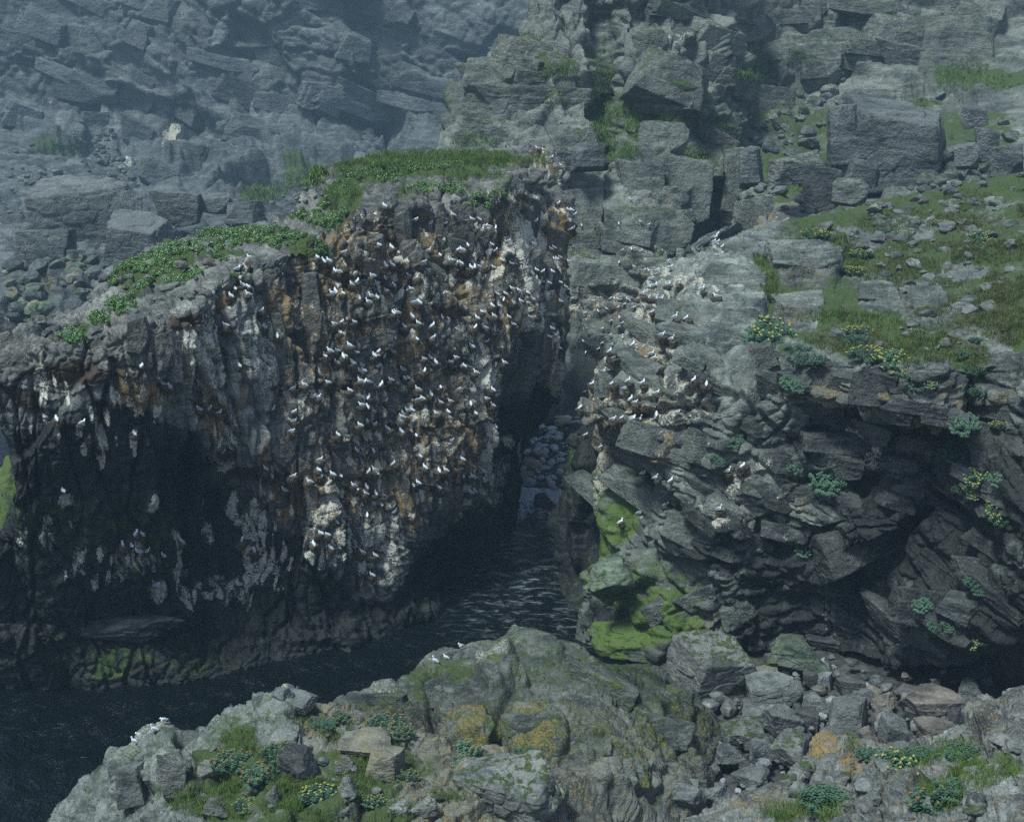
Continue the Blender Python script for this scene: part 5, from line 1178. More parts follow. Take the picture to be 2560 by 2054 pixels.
# shingle
PEB = [pebble_mesh('pebble', 50 + k) for k in range(6)]
M_PEB = []
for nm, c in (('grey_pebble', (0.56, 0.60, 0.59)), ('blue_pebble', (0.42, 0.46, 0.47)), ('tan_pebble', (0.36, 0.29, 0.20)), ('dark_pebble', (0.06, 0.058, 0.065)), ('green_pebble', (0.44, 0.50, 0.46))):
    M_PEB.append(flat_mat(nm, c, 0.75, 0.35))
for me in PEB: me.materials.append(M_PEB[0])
PEBS = []
g = np.random.default_rng(12)
for i in range(270):
    Y = g.uniform(109.6, 127); px = g.uniform(1285, 1460)
    t = (px - 1280) / FPX
    X = t * (Y * CP + 33 * SP)
    w = (0.16 + 0.42 * g.random() ** 2.4) if i > 14 else g.uniform(0.6, 1.0)
    o = bpy.data.objects.new('pebble', PEB[i % 6]); COL.objects.link(o)
    zz = float(np.clip((Y - 110.0) * 0.085, -2, 2.4)) - 0.1
    o.location = (X, Y, zz + w * 0.28); o.scale = (w * g.uniform(.9, 1.3), w, w * g.uniform(.8, 1.1)); o.rotation_euler = (g.uniform(-.3, .3), g.uniform(-.3, .3), g.uniform(0, 6.28))
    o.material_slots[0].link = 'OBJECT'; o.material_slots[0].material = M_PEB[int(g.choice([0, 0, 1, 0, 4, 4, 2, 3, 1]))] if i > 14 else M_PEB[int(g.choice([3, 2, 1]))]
    PEBS.append((px, o, o.material_slots[0].material.name.replace('_', ' '), i > 14))
    if i > 14: tag(o, 'smooth sea worn pebble on the shingle seen through the gap', 'pebble', 'pebbles on the shingle in the gap')
    else: tag(o, 'large rounded stone standing out among the pale pebbles in the gap', 'pebble', 'large stones on the shingle in the gap')
PEBS.sort(key=lambda t_: t_[0])
cnt = {}
for px, o, nm, sm in PEBS:
    key = (nm, sm); q_ = cnt.get(key, 0); cnt[key] = q_ + 1
    o['label'] = ('sea worn %s on the shingle in the gap, %s from left' if sm else 'big rounded %s on the shingle in the gap, %s from left') % (nm, nth(q_))

# ------------------------------------------------------------------ gulls
M_WHITE = flat_mat('white_feathers', (0.84, 0.85, 0.86), 0.8, 0.04)
M_GREY = flat_mat('grey_feathers', (0.33, 0.36, 0.40), 0.8, 0.10)
M_BLACK = flat_mat('black_feathers', (0.02, 0.02, 0.022), 0.7, 0.1)
M_BILL = flat_mat('yellow_bill', (0.50, 0.38, 0.06), 0.5, 0.1)
M_LEGS = flat_mat('dark_legs', (0.03, 0.028, 0.028), 0.6, 0.1)
def tube_mesh(name, rings, seg=10):
    """one continuous skin over rings (x, y, z, half-width, half-height, lean)"""
    V = []; F = []
    for (x, y, zz, rw, rh) in rings:
        for k in range(seg):
            a = 2 * math.pi * k / seg
            V.append((x, y + rw * math.cos(a), zz + rh * math.sin(a)))
    n = len(rings)
    for i in range(n - 1):
        for k in range(seg):
            a, b_ = i * seg + k, i * seg + (k + 1) % seg
            F.append((a, b_, b_ + seg, a + seg))
    me = bpy.data.meshes.new(name)
    F = [tuple(f) for f in F] + [tuple(range(seg))[::-1], tuple(range((n - 1) * seg, n * seg))]
    me.from_pydata(V, [], F); me.update()
    for p_ in me.polygons: p_.use_smooth = True
    return me
def gull_meshes(pose):
    up = 0.05 if pose == 'stand' else 0.0
    hz = {'sit': 0.0, 'stand': 0.035, 'tuck': -0.02}[pose]; hx = {'sit': 0.0, 'stand': 0.0, 'tuck': -0.05}[pose]
    body = tube_mesh('body', [(-0.245, 0, 0.075 + up, 0.018, 0.004), (-0.20, 0, 0.078 + up, 0.030, 0.012), (-0.13, 0, 0.080 + up, 0.048, 0.036), (-0.05, 0, 0.078 + up, 0.068, 0.060),
        (0.04, 0, 0.082 + up, 0.074, 0.070), (0.10, 0, 0.098 + up, 0.064, 0.066), (0.135 + hx, 0, 0.135 + up + hz, 0.045, 0.046), (0.150 + hx, 0, 0.168 + up + hz, 0.040, 0.040),
        (0.168 + hx, 0, 0.182 + up + hz, 0.038, 0.036), (0.195 + hx, 0, 0.178 + up + hz, 0.026, 0.024), (0.210 + hx, 0, 0.172 + up + hz, 0.010, 0.010)])
    wings = []
    for s in (-1, 1):
        w = tube_mesh('wing', [(0.085, s * 0.050, 0.115 + up, 0.012, 0.018), (0.04, s * 0.060, 0.118 + up, 0.022, 0.044), (-0.05, s * 0.056, 0.115 + up, 0.024, 0.046), (-0.14, s * 0.036, 0.108 + up, 0.022, 0.032),
            (-0.21, s * 0.022, 0.103 + up, 0.016, 0.018), (-0.245, s * 0.014, 0.102 + up, 0.012, 0.011), (-0.285, s * 0.006, 0.104 + up, 0.003, 0.003)], 8)
        w.materials.append(M_GREY); w.materials.append(M_BLACK)
        for p_ in w.polygons:
            if p_.center.x < -0.215: p_.material_index = 1
        wings.append(w)
    bill = tube_mesh('bill', [(0.204 + hx, 0, 0.173 + up + hz, 0.008, 0.009), (0.228 + hx, 0, 0.167 + up + hz, 0.005, 0.006), (0.245 + hx, 0, 0.158 + up + hz, 0.001, 0.001)], 6)
    body.materials.append(M_WHITE); bill.materials.append(M_BILL)
    legs = []
    if pose == 'stand':
        for s in (-1, 1):
            l_ = tube_mesh('leg', [(0.035, s * 0.03, -0.002, 0.014, 0.006), (0.02, s * 0.03, 0.004, 0.007, 0.007), (0.0, s * 0.03, 0.075, 0.006, 0.006)], 6); l_.materials.append(M_LEGS); legs.append(l_)
    return body, wings, bill, legs
GULL = {p_: gull_meshes(p_) for p_ in ('sit', 'stand', 'tuck')}

FG = [(408, 1797, 'L', 'tallest of the gulls on the seaward rocks, standing highest and looking out'), (383, 1822, 'L', 'gull just below the highest bird on the seaward rocks'), (348, 1834, 'L', 'gull second lowest on the seaward rocks'), (334, 1851, 'L', 'lowest gull on the seaward rocks'),
      (1152, 1612, 'L', 'gull perched alone beside the top of the green dome'), (1114, 1639, 'L', 'middle gull of three on the green dome'), (1085, 1650, 'L', 'lowest gull of three on the green dome')]
HEADING = {'l': 150, 'r': 30, 'b': 92, 'L': 185, 'R': 12, 'F': -70}
# rock under every bird is found first, before nests are added
def perch(px, py, drop):
    hp = hit(px, py + drop, 1)
    if hp is None: return None
    return hp
NEST_SPOTS = []
def put_gull(P, kind, label, group, k, size=1.0):
    r_ = random.Random(k)
    pose = 'stand' if kind in 'LRF' and r_.random() < 0.55 else ('tuck' if r_.random() < 0.3 else 'sit')
    body, wings, bill, legs = GULL[pose]
    o = bpy.data.objects.new('gull', None); COL.objects.link(o)
    o.empty_display_size = 0.1; o.location = P
    o.rotation_euler = Euler((r_.uniform(-.05, .05), R(-9 - 14 * r_.random()) if pose != 'tuck' else R(-6), R(HEADING[kind] + r_.uniform(-40, 40))), 'XYZ')
    s = size * r_.uniform(0.9, 1.12); o.scale = (s, s * 1.22, s * 1.18)
    tag(o, label, 'gull', group)
    for nm, me in [('body', body), ('bill', bill)] + [('wing', w) for w in wings] + [('leg', l_) for l_ in legs]:
        c = bpy.data.objects.new(nm, me); COL.objects.link(c); c.parent = o
    return o
ORD = ['first', 'second', 'third', 'fourth', 'fifth', 'sixth', 'seventh', 'eighth', 'ninth', 'tenth', 'eleventh', 'twelfth']
def zone(px, py):
    if py < 430: return 'turf top of the stack'
    if px < 520: 
        if py < 800: return 'sloping shoulder of the stack'
        return 'upper dark cave wall of the stack' if py < 1250 else 'lower dark cave wall of the stack'
    col = 'smooth grey pillar' if px < 700 else 'brown streaked left face' if px < 850 else 'brown streaked middle face' if px < 1000 else 'ochre right face' if px < 1150 else 'outer right face' if px < 1290 else 'corner edge above the gap'
    row = 'top' if py < 620 else 'high' if py < 760 else 'middle' if py < 900 else 'lower middle' if py < 1060 else 'low' if py < 1220 else 'lowest'
    return '%s ledges, %s' % (row, col)
birds = []
for px, py, kd in ST: birds.append((px, py, kd, 'S'))
for px, py, kd in HD: birds.append((px, py, kd, 'H'))
for px, py, kd in BK: birds.append((px, py, kd, 'B'))
rows_ = []
for i, (px, py, kd, w) in enumerate(birds):
    hp = perch(px, py, 4)
    if hp is None: continue
    rows_.append((hp[0][1], i, px, py, kd, w, hp))
rows_.sort(key=lambda t: t[0])
near_b, far_b = rows_[:293], rows_[293:]
byzone = {}
for t in near_b:
    Yd, i, px, py, kd, w, hp = t
    zn = zone(px, py) if w == 'S' else ('upper nose of the headland' if py < 830 else 'middle nose of the headland' if py < 1000 else 'under the roof of the headland nose' if py < 1130 else 'low slabs of the headland') if w == 'H' else 'far back cliff'
    byzone.setdefault(zn, []).append(t)
PHR = {'l': 'with head left', 'r': 'with head right', 'b': 'with back turned', 'L': 'looking left', 'R': 'looking right', 'F': 'with breast showing'}
for zn, ts in byzone.items():
    ts.sort(key=lambda t: t[2])
    for q_, (Yd, i, px, py, kd, w, hp) in enumerate(ts):
        P, Nn = hp
        nh = np.array((Nn[0], Nn[1], 0.0)); nh /= np.linalg.norm(nh) + 1e-6
        if nh[1] > 0: nh = -nh
        wall = Nn[2] < 0.6
        Pb = at(px, py + 3, P[1] - (0.30 if wall else 0.04)) - np.array((0, 0, 0.07))
        n_ = ('%s from left' % ORD[q_]) if q_ < 12 else ('%dth from left' % (q_ + 1))
        lab = 'gull %s, %s, %s' % (PHR[kd], n_, zn)
        put_gull(Pb, kd, lab, 'gulls on the ' + zn, i, 1.12)
        if wall: NEST_SPOTS.append((Pb, nh, w, i, px, py, n_, zn))
# the farthest birds: one mass
def mass():
    V = []; F = []; MI = []; base = 0
    body, wings, bill, legs = GULL['sit']
    for (Yd, i, px, py, kd, w, hp) in far_b:
        P = at(px, py + 2, hp[0][1] - 0.15)
        M = Matrix.Translation(P) @ Euler((0, R(-15), R(HEADING[kd] + random.Random(i).uniform(-20, 20)))).to_matrix().to_4x4() @ Matrix.Scale(1.05, 4)
        for me, mi in ((body, 0), (wings[0], 1), (wings[1], 1)):
            for v_ in me.vertices: V.append(tuple(M @ v_.co))
            for p_ in me.polygons: F.append(tuple(base + q for q in p_.vertices)); MI.append(mi + (1 if p_.material_index else 0))
            base += len(me.vertices)
    me = bpy.data.meshes.new('distant_gulls'); me.from_pydata(V, [], F); me.update()
    for m_ in (M_WHITE, M_GREY, M_BLACK): me.materials.append(m_)
    me.polygons.foreach_set('material_index', MI); me.polygons.foreach_set('use_smooth', [True] * len(F))
    o = link('distant_gulls', me)
    tag(o, 'scattered distant gulls on the farthest ledges', 'gulls', kind='stuff')
if far_b: mass()
for k, (px, py, kd, lab) in enumerate(FG):
    hp = hit(px, py + 9, 1)
    P = hp[0] + np.array((0, 0, 0.02))
    Pb = at(px, py + 7, P[1])
    put_gull(Pb, kd, 'white ' + lab, 'gulls on the foreground rocks', 900 + k, 1.0)

# ------------------------------------------------------------------ nests
M_NEST = rock_mat('nest_straw', (0.042, 0.034, 0.025), (0.085, 0.066, 0.046), local=True, attrs=False, det=5.0, bump=0.8)
M_STRAW = flat_mat('dry_straw', (0.17, 0.125, 0.07), 0.9, 0.4)
def nest_mesh(seed):
    g_ = np.random.default_rng(seed)
    seg = 14; V = []; F = []
    prof = [(0.04, 0.015), (0.13, 0.02), (0.20, 0.05), (0.235, 0.01), (0.22, -0.09), (0.165, -0.2), (0.09, -0.3), (0.02, -0.36)]
    for (r_, zz) in prof:
        for k in range(seg):
            a = 2 * math.pi * k / seg
            q = r_ * (1 + 0.22 * g_.uniform(-1, 1))
            V.append((q * math.cos(a), q * math.sin(a), zz + 0.03 * g_.uniform(-1, 1)))
    for i in range(len(prof) - 1):
        for k in range(seg):
            a, b_ = i * seg + k, i * seg + (k + 1) % seg
            F.append((a, a + seg, b_ + seg, b_))
    nb = len(F)
    for k in range(70):                                   # loose straws
        a = g_.uniform(0, 6.28); zz = g_.uniform(-0.3, 0.04); r_ = np.interp(zz, [-.36, -.2, -.09, .05], [.04, .165, .22, .22])
        p0 = np.array((r_ * math.cos(a), r_ * math.sin(a), zz)); d = np.array((math.cos(a) * .5, math.sin(a) * .5, g_.uniform(-1.3, .2))); d = d / np.linalg.norm(d) * g_.uniform(.05, .15)
        sd = np.array((-math.sin(a), math.cos(a), 0)) * 0.007
        b0 = len(V); V += [tuple(p0 - sd), tuple(p0 + sd), tuple(p0 + d)]; F.append((b0, b0 + 1, b0 + 2))
    me = bpy.data.meshes.new('nest'); me.from_pydata(V, [], F); me.update()
    me.materials.append(M_NEST); me.materials.append(M_STRAW)
    for i, p_ in enumerate(me.polygons): p_.material_index = 1 if i >= nb else 0; p_.use_smooth = i < nb
    return me
NESTS = [nest_mesh(20 + k) for k in range(5)]
taken = []
for (P, nh, w, i, px, py, n_, zn) in NEST_SPOTS:
    if any(abs(px - a) < 9 and abs(py - b_) < 9 for a, b_ in taken): continue
    r_ = random.Random(i)
    if w == 'S' and px < 520 and r_.random() < 0.4: continue
    taken.append((px, py))
    o = bpy.data.objects.new('nest', NESTS[i % 5]); COL.objects.link(o)
    s = r_.uniform(0.85, 1.5)
    o.location = np.array(P) - nh * 0.10 + np.array((0, 0, -0.02)); o.scale = (s * 1.15, s, s * r_.uniform(.8, 1.25)); o.rotation_euler = (0, 0, r_.uniform(0, 6.28))
    tag(o, 'brown nest under the gull %s, %s' % (n_, zn), 'nest', 'nests on the ' + zn)

# ------------------------------------------------------------------ vegetation
M_GRASS = leaf_mat('grass_blades', (0.048, 0.100, 0.022), (0.165, 0.235, 0.055))
M_TURF = leaf_mat('brown_green_turf', (0.052, 0.078, 0.018), (0.145, 0.15, 0.048))
M_CRESS = leaf_mat('cress_leaves', (0.050, 0.115, 0.028), (0.135, 0.245, 0.065))
M_FLOWER = flat_mat('white_blossom', (0.55, 0.60, 0.48), 0.8, 0.15)
M_ROSE = leaf_mat('blue_green_leaves', (0.034, 0.082, 0.050), (0.095, 0.170, 0.108))
M_YEL = flat_mat('yellow_flowers', (0.42, 0.32, 0.03), 0.7, 0.3)
M_ORA = flat_mat('orange_seed_heads', (0.27, 0.13, 0.035), 0.7, 0.3)
def in_ell(regs, n, g_):
    out = []
    wts = np.array([r_[2] * r_[3] for r_ in regs], float); wts /= wts.sum()
    idx = g_.choice(len(regs), n, p=wts)
    a = g_.uniform(0, 2 * math.pi, n); q = np.sqrt(g_.random(n))
    for k in range(n):
        cx, cy, rx, ry = regs[idx[k]][:4]; rot = R(regs[idx[k]][4]) if len(regs[idx[k]]) > 4 else 0
        x, y = rx * q[k] * math.cos(a[k]), ry * q[k] * math.sin(a[k])
        out.append((cx + x * math.cos(rot) - y * math.sin(rot), cy + x * math.sin(rot) + y * math.cos(rot)))
    return out
def grass(name, regs, n, blades, length, width, mat, label, seed, lean=0.5, minup=0.15, patch=0.0, far=900.0):
    g_ = np.random.default_rng(seed)
    pts = [hit(min(max(x, 1), 2558), min(max(y, 1), 2052)) for x, y in in_ell(regs, n, g_)]
    pts = [h_ for h_ in pts if h_ is not None and h_[1][2] > minup and h_[0][1] < far]
    if not pts: return
    P = np.array([h_[0] for h_ in pts], np.float64)
    if patch > 0:
        keep = vnoise(P.astype(np.float32), patch, seed, 3) > -0.25
        P = P[keep]
    k = len(P); tuft = g_.random(k)
    P = np.repeat(P, blades, 0); m = len(P)
    tint = np.clip(np.repeat(tuft, blades) * 0.7 + g_.random(m) * 0.45 - 0.08, 0, 1)
    jit = g_.normal(size=(m, 3)) * np.array((0.10, 0.10, 0.02)) * (length / 0.3)
    B = P + jit - np.array((0, 0, 0.04))
    a = g_.uniform(0, 6.28, m); L_ = length * g_.uniform(0.5, 1.3, m)
    D = np.stack([np.cos(a) * lean * g_.random(m), np.sin(a) * lean * g_.random(m), np.ones(m)], 1); D /= np.linalg.norm(D, axis=1, keepdims=True)
    sa = g_.uniform(0, 6.28, m); S = np.stack([np.cos(sa), np.sin(sa), np.zeros(m)], 1) * (width / 2)
    mid = B + D * (L_ * 0.55)[:, None]; tip = B + D * L_[:, None] + np.stack([np.cos(a), np.sin(a), -0.6 * np.ones(m)], 1) * (L_ * 0.22 * lean)[:, None]
    V = np.stack([B - S, B + S, mid + S * 0.8, mid - S * 0.8, tip], 1).reshape(-1, 3)
    b0 = np.arange(m) * 5
    F = np.concatenate([np.stack([b0, b0 + 1, b0 + 2], 1), np.stack([b0, b0 + 2, b0 + 3], 1), np.stack([b0 + 3, b0 + 2, b0 + 4], 1)])
    me = np_mesh(name, V, F, False, {'tint': np.repeat(tint, 5)})
    tag(link(name, me, mat), label, 'grass', kind='stuff')
def cress(name, regs, n, leaves, size, label, seed, flower=0.16, spread=0.22, h=0.25, far=112.0):
    g_ = np.random.default_rng(seed)
    pts = [hit(x, y) for x, y in in_ell(regs, n, g_)]
    P = np.array([h_[0] for h_ in pts if h_ is not None and h_[1][2] > -0.1 and h_[0][1] < far], np.float64)
    keep = vnoise(P.astype(np.float32), 0.55, seed, 3) > -0.22
    P = P[keep]; k = len(P); tuft = g_.random(k); hh = h * g_.uniform(0.4, 1.2, k)
    P = np.repeat(P, leaves, 0); m = len(P)
    d = g_.normal(size=(m, 3)); d /= np.linalg.norm(d, axis=1, keepdims=True); d[:, 2] = np.abs(d[:, 2])
    C = P + d * np.array((spread, spread, 1)) * np.stack([np.ones(m), np.ones(m), np.repeat(hh, leaves)], 1) * g_.uniform(0.6, 1.0, (m, 1))
    nrm = d + g_.normal(size=(m, 3)) * 0.5; nrm /= np.linalg.norm(nrm, axis=1, keepdims=True)
    t1 = np.cross(nrm, g_.normal(size=(m, 3))); t1 /= np.linalg.norm(t1, axis=1, keepdims=True); t2 = np.cross(nrm, t1)
    fl = (g_.random(m) < flower) & (d[:, 2] > 0.35)
    sz = size * g_.uniform(0.6, 1.3, m); sz = np.where(fl, sz * 0.62, sz); C[fl, 2] += size * 0.5
    t1 *= sz[:, None]; t2 *= (sz * 0.75)[:, None]
    V = np.stack([C - t1, C - t2, C + t1, C + t2], 1).reshape(-1, 3)
    b0 = np.arange(m) * 4; F = np.stack([b0, b0 + 1, b0 + 2, b0 + 3], 1)
    tint = np.clip(np.repeat(tuft, leaves) * 0.5 + g_.random(m) * 0.5, 0, 1)
    me = np_mesh(name, V, F, False, {'tint': np.repeat(tint, 4)})
    o = link(name, me, [M_CRESS, M_FLOWER]); me.polygons.foreach_set('material_index', fl.astype(np.int32))
    tag(o, label, 'plants', kind='stuff')
cress('flowering_cress', [(395,662,130,38,-22),(330,722,50,18,-30),(560,622,75,14,5),(455,692,50,16,-15),(480,617,85,22,-8),(480,650,30,20),(300,765,36,18),(190,838,34,18),(250,795,24,16),(545,645,26,16),(420,745,20,10),(590,680,16,14),(610,595,110,18,8),(690,590,100,16,8),(770,610,60,12,20)], 5600, 15, 0.055, 'leafy green cress with white blossom on the shoulder of the stack', 71)
cress('cress_cushions', [(930,440,80,20),(1000,420,90,12),(850,505,40,30,-30),(790,545,60,14,8),(870,470,50,16),(1060,470,40,14),(1130,475,30,14),(1245,500,20,20),(1200,500,22,16),(1130,415,60,10),(820,540,30,30,-40)], 2000, 14, 0.06, 'cushions of blossoming cress round the summit of the stack', 72, 0.14)
grass('summit_grass', [(1060,400,240,24,-2),(930,430,90,20),(1250,405,70,16),(860,480,50,20),(1340,400,30,12),(1180,440,80,10)], 2600, 7, 0.42, 0.022, M_GRASS, 'long windblown grass on the summit of the stack', 73, 0.8, 0.1, far=116.0)
grass('slope_turf', [(2200,850,190,36),(2330,880,110,26),(2400,760,130,60),(2330,640,140,40),(2130,640,35,50),(2080,790,120,18),(1915,700,20,66,-15),(1960,640,30,18),(2480,770,60,80),(2440,900,30,40),(2050,600,70,14),(2300,560,160,40),(2440,600,90,60),(2220,690,80,30),(2400,500,110,30),(2530,720,60,150),(2540,520,50,60)], 14500, 6, 0.30, 0.022, M_TURF, 'short brown green turf on the slope of the headland', 74, 0.7, 0.25, 0.35)
M_STRAWG = leaf_mat('dead_grass', (0.085, 0.075, 0.030), (0.19, 0.165, 0.085))
grass('dead_slope_grass', [(2200,850,190,36),(2400,760,130,60),(2330,640,140,40),(2080,790,120,18),(2480,770,60,80),(2300,560,160,40),(2440,600,90,60),(2220,690,80,30),(1060,405,220,18),(930,435,80,16)], 3000, 5, 0.30, 0.02, M_STRAWG, 'dead straw coloured grass in the turf', 81, 0.9, 0.2, 0.6)
grass('lush_slope_grass', [(1920,700,20,60,-15),(2130,650,30,40),(2085,792,110,12),(2180,800,90,24),(2060,620,50,14),(2300,860,80,20),(1965,650,24,14),(2280,900,60,8)], 1300, 7, 0.34, 0.022, M_GRASS, 'lush green grass in the clefts of the headland slope', 75, 0.7)
grass('foreground_grass', [(640,1960,90,50),(800,2000,120,50),(900,1940,60,60),(690,1890,60,26),(1000,1900,60,36),(870,1835,70,22),(560,2020,80,30),(1000,2025,60,20),(780,1800,50,20),(600,1850,40,30),(740,1990,220,45),(960,1850,60,20),(480,2000,60,40),(1120,1990,50,40)], 5200, 8, 0.24, 0.014, M_GRASS, 'short green grass between the foreground stones', 76, 0.8, 0.2, 0.8)
grass('foreground_moss', [(600,1840,50,45,-40),(350,1900,30,50,-30),(1000,1790,60,30),(1100,1690,40,20),(800,1790,50,20),(450,1960,40,40)], 900, 6, 0.10, 0.014, M_TURF, 'dark moss hanging in the hollows of the foreground rock', 77, 1.2, -0.3)
grass('near_grass', [(2280,1895,60,26),(2390,1870,60,30),(2050,2005,60,36),(2350,1990,60,36),(2430,1940,60,40),(2125,1850,12,30),(1960,2025,60,24),(2520,1920,40,30)], 900, 9, 0.16, 0.006, M_GRASS, 'wiry grass on the close outcrop', 78, 0.8, 0.0)
grass('ledge_grass', [(1510,200,24,110,3),(1510,320,36,40),(1330,95,60,10),(1400,180,50,18),(1600,290,90,20,10),(1620,330,60,20,10),(1340,250,120,10),(1190,350,60,16),(1540,380,60,24),(1800,330,50,30,20),(1950,140,80,14,5),(1890,190,50,20),(2450,190,110,44),(2250,260,100,10),(2150,330,60,24),(1760,400,60,16,20),(1980,480,60,30),(1240,235,60,10)], 4200, 5, 0.55, 0.05, M_GRASS, 'green grass on the ledges and in the gully of the back cliff', 79, 0.8, -0.2, 0.12)
grass('far_grass', [(720,465,90,16,-8),(650,500,60,12,-15),(760,440,60,10),(180,365,60,22,10)], 900, 4, 0.9, 0.10, M_GRASS, 'hazy grass patch at the foot of the far wall', 80, 0.8, -0.5)

def roseroot(name, stems, rad, hgt, seed):
    """a clump of fleshy leafy stems, each topped by a flower head; returns foliage and flower meshes"""
    g_ = np.random.default_rng(seed); V = []; F = []; T_ = []; FV = []; FF = []
    for s in range(stems):
        a = g_.uniform(0, 6.28); r_ = rad * math.sqrt(g_.random()); b = np.array((r_ * math.cos(a), r_ * math.sin(a), 0.0))
        h_ = hgt * (1 - 0.45 * (r_ / rad) ** 2) * g_.uniform(0.75, 1.1)
        top = b * 1.35 + np.array((0, 0, h_)); tn = g_.random()
        nl = 13
        for k in range(nl):
            f = (k + 1) / nl; c = b + (top - b) * f; an = k * 2.4 + a
            o_ = np.array((math.cos(an), math.sin(an), 0.25)); L_ = hgt * 0.25 * (1.15 - 0.5 * f)
            sd = np.array((-math.sin(an), math.cos(an), 0)) * L_ * 0.42
            i0 = len(V); V += [c, c + o_ * L_ * 0.55 + sd, c + o_ * L_ * 1.2, c + o_ * L_ * 0.55 - sd]; F.append((i0, i0 + 1, i0 + 2, i0 + 3)); T_ += [tn * 0.6 + 0.4 * f] * 4
        if g_.random() < 0.62:
            i0 = len(FV); w = hgt * 0.095
            FV += [top + np.array(d) * w for d in ((1, 0, .1), (.3, .95, .1), (-.8, .6, .1), (-.8, -.6, .1), (.3, -.95, .1), (0, 0, .75))]
            for q in range(5): FF.append((i0 + q, i0 + (q + 1) % 5, i0 + 5))
    fo = np_mesh('foliage', np.array(V), np.array(F), False, {'tint': np.array(T_)}); fo.materials.append(M_ROSE)
    fl = np_mesh('flower_heads', np.array(FV), np.array(FF), False); fl.materials.append(M_YEL)
    return fo, fl
ROSE = [roseroot('r', 60, 0.46, 0.36, 90 + k) for k in range(4)]
def put_plant(px, py, w, flower, label, group, k):
    hp = hit(px, py + w * 0.15, 1)
    if hp is None: return
    P = hp[0]; s = (w * P[1] / FPX) / 0.86
    o = bpy.data.objects.new('roseroot_plant', None); COL.objects.link(o); o.location = P - np.array((0, 0, 0.03)); o.empty_display_size = 0.1
    tilt = 0.0 if hp[1][2] > 0.5 else 0.6
    o.rotation_euler = (tilt, 0, random.Random(k).uniform(-.6, .6)); o.scale = (s, s, s * 0.95)
    tag(o, label, 'plant', group)
    fo, fl = ROSE[k % 4]
    c = fo_ = bpy.data.objects.new('foliage', fo); COL.objects.link(c); c.parent = o
    if flower:
        c = bpy.data.objects.new('flower_heads', fl); COL.objects.link(c); c.parent = fo_; c['kind'] = 'stuff'
        c.material_slots[0].link = 'OBJECT'; c.material_slots[0].material = M_YEL if flower == 'y' else M_ORA
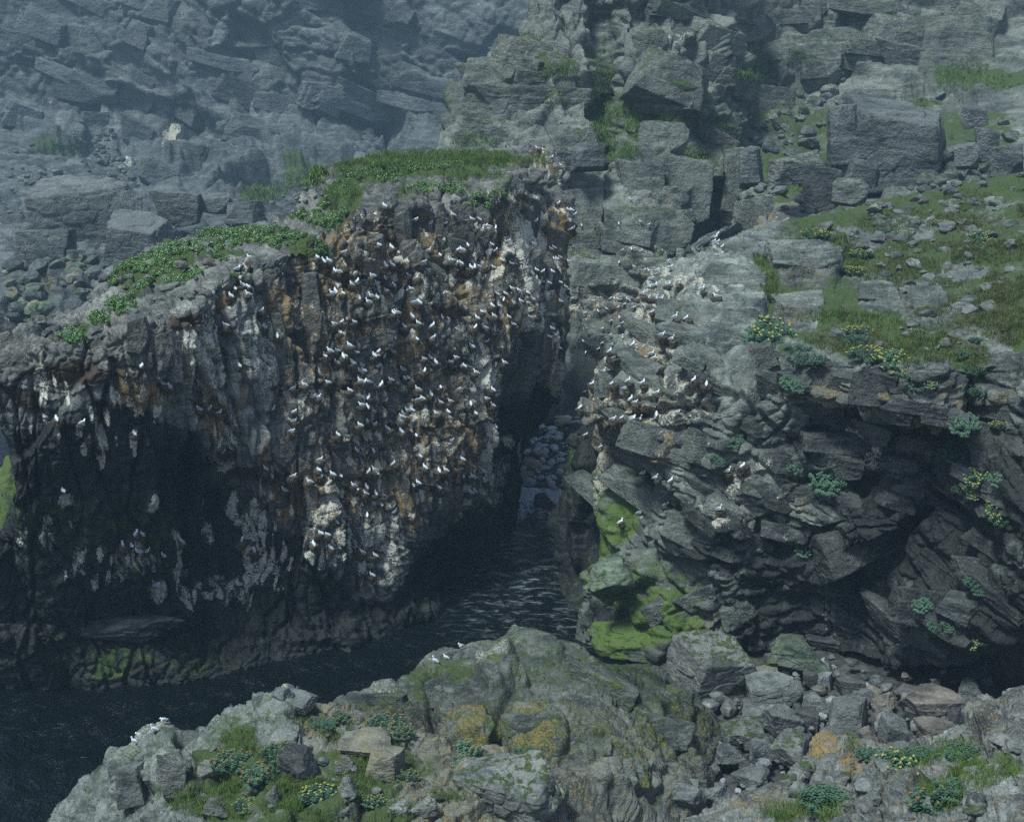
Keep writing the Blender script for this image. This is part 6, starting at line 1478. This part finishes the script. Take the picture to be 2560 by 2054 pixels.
PLANTS = [
 (575,1905,90,'o','biggest blue green plant with orange heads in the foreground, leftmost'), (650,1930,90,'o','blue green plant with orange heads against the dark rounded boulder'), (700,1870,80,'o','plant with orange heads behind the dark rounded boulder'), (640,1945,60,None,'flowerless plant below the dark rounded boulder'),
 (795,1985,90,'y','bright yellow flowering plant below the dark rounded boulder'), (830,2020,80,'y','yellow flowering plant at the bottom edge'), (620,2005,60,'y','small yellow headed plant near the bottom edge'), (935,2005,56,'y','yellow tipped plant right of the brightest one'), (985,1970,80,None,'leafy plant without flowers under the squared block'), (1010,1940,60,'o','leafy plant right of the squared block'),
 (965,1810,90,'o','red brown headed plant at the rear of the outcrop'), (1000,1830,60,'o','small orange headed plant beside the dome cleft'), (800,1810,50,None,'small blue green plant on the rear rocks'), (885,1876,44,'o','small red plant against the flat yellow slab'), (1160,1878,70,'o','red brown plant over the huge block'), (700,1910,50,None,'leafy sprig right beside the dark boulder'), (820,1945,40,None,'leafy sprig between dark boulder and knobbly stone'), (1310,1885,60,None,'leafy plant in the dome cleft'), (850,1790,50,'o','orange tipped plant behind the flat slab'), (750,2040,70,'y','yellow tipped plant cut by the bottom edge'),
 (1925,835,90,'y','large plant hanging in the cleft beside the nose, with yellow heads'), (1890,840,60,None,'plain leafy clump beside the yellow headed cleft plant'), (1985,870,60,None,'dark leafy clump in the cleft below the slope'), (2015,895,80,None,'leafy clump at the near end of the lichened ledge'), (2135,830,60,'y','yellow headed clump in the turf above the ledge'), (2145,850,60,None,'leafy clump in the turf above the ledge'), (2170,885,90,'y','clump with many yellow heads on the lip of the ledge'), (2235,900,70,'y','clump spilling over the middle of the ledge'), (2265,930,26,'y','little yellow headed clump in a ledge crack'),
 (2288,960,40,None,'clump growing from the face of the ledge'), (2320,950,36,'y','clump with dry heads at the ledge face'), (2150,635,50,'y','yellow flowering clump beside the big slab'), (2110,670,40,'y','yellow clump below the big slab'), (2140,675,50,'y','clump right below the big slab'), (2045,585,60,'y','brightest yellow clump at the top of the slope'), (2220,578,44,None,'grey green clump under the slope boulder'), (2262,585,40,'y','yellow clump right of the slope boulder'), (2355,555,40,'y','small yellow clump high on the slope'), (2455,588,50,'y','round yellow clump near the slope edge'), (2290,825,36,'y','pale clump among the slope stones'), (2315,845,34,None,'clump between two slope stones'), (2435,850,30,None,'lone clump near the rocky rib'), (2405,885,50,None,'clump in the gully beside the ledge end'), (2425,930,60,None,'leafy plant in the gully right of the ledge'), (2440,980,60,None,'tall leafy plant low in the gully'),
 (2410,1060,60,None,'dark leafy clump under the end of the ledge'), (2405,1110,70,None,'biggest leafy clump on the dark wall'), (2380,1140,50,None,'leafy clump trailing down the dark wall'), (2505,1055,50,'y','yellow flowering clump at the frame edge'), (2445,1180,50,'y','yellow flowering clump above the hollow'), (2430,1230,40,'y','small yellow clump on the hollow rim'), (2500,1190,44,None,'leafy clump beside the yellow one above the hollow'), (2490,1280,70,'y','yellow flowering clump hanging over the hollow'), (2400,1215,40,None,'dark leafy clump on the hollow rim'), (2430,1460,50,None,'leafy plant on the low outcrop wall'), (2300,1505,40,None,'leafy plant on the low pale rock'), (2330,1555,40,None,'leafy plant beside the yellow lichen spot'), (2430,1600,44,'y','yellow dotted plant near the beach end'), (2370,1565,30,None,'sprig right of the low pale rock'), (2005,1370,40,None,'grassy clump on the dark wall above the beach'), (1985,1160,40,None,'sprig on the striped slab'), (1830,1092,40,None,'sprig in the diagonal cleft'), (1785,1150,34,None,'tuft under the diagonal cleft'), (2060,1200,70,None,'dim leafy fringe under the roof'), (1975,955,50,None,'clump on the wall left of the ledge'), (2000,960,40,None,'clump clinging beside the ledge end'),
 (2240,1905,90,'y','near leafy plant with yellow buds on the close outcrop'), (2300,1885,80,None,'near leafy plant behind the yellow budded one'), (2420,1880,90,None,'near leafy plant beside the pale rock'), (2060,1990,110,None,'near fresh green plant at the bottom of the close outcrop'), (2340,2000,130,'o','near plant with red brown heads at the bottom edge'), (2400,1965,110,None,'near bright green plant at the bottom right'), (2170,1880,60,None,'small near plant behind the orange lichen rock'),
]
for k, (px, py, w, fl, lab) in enumerate(PLANTS): put_plant(px, py, w, fl, lab, 'roseroot plants', k)
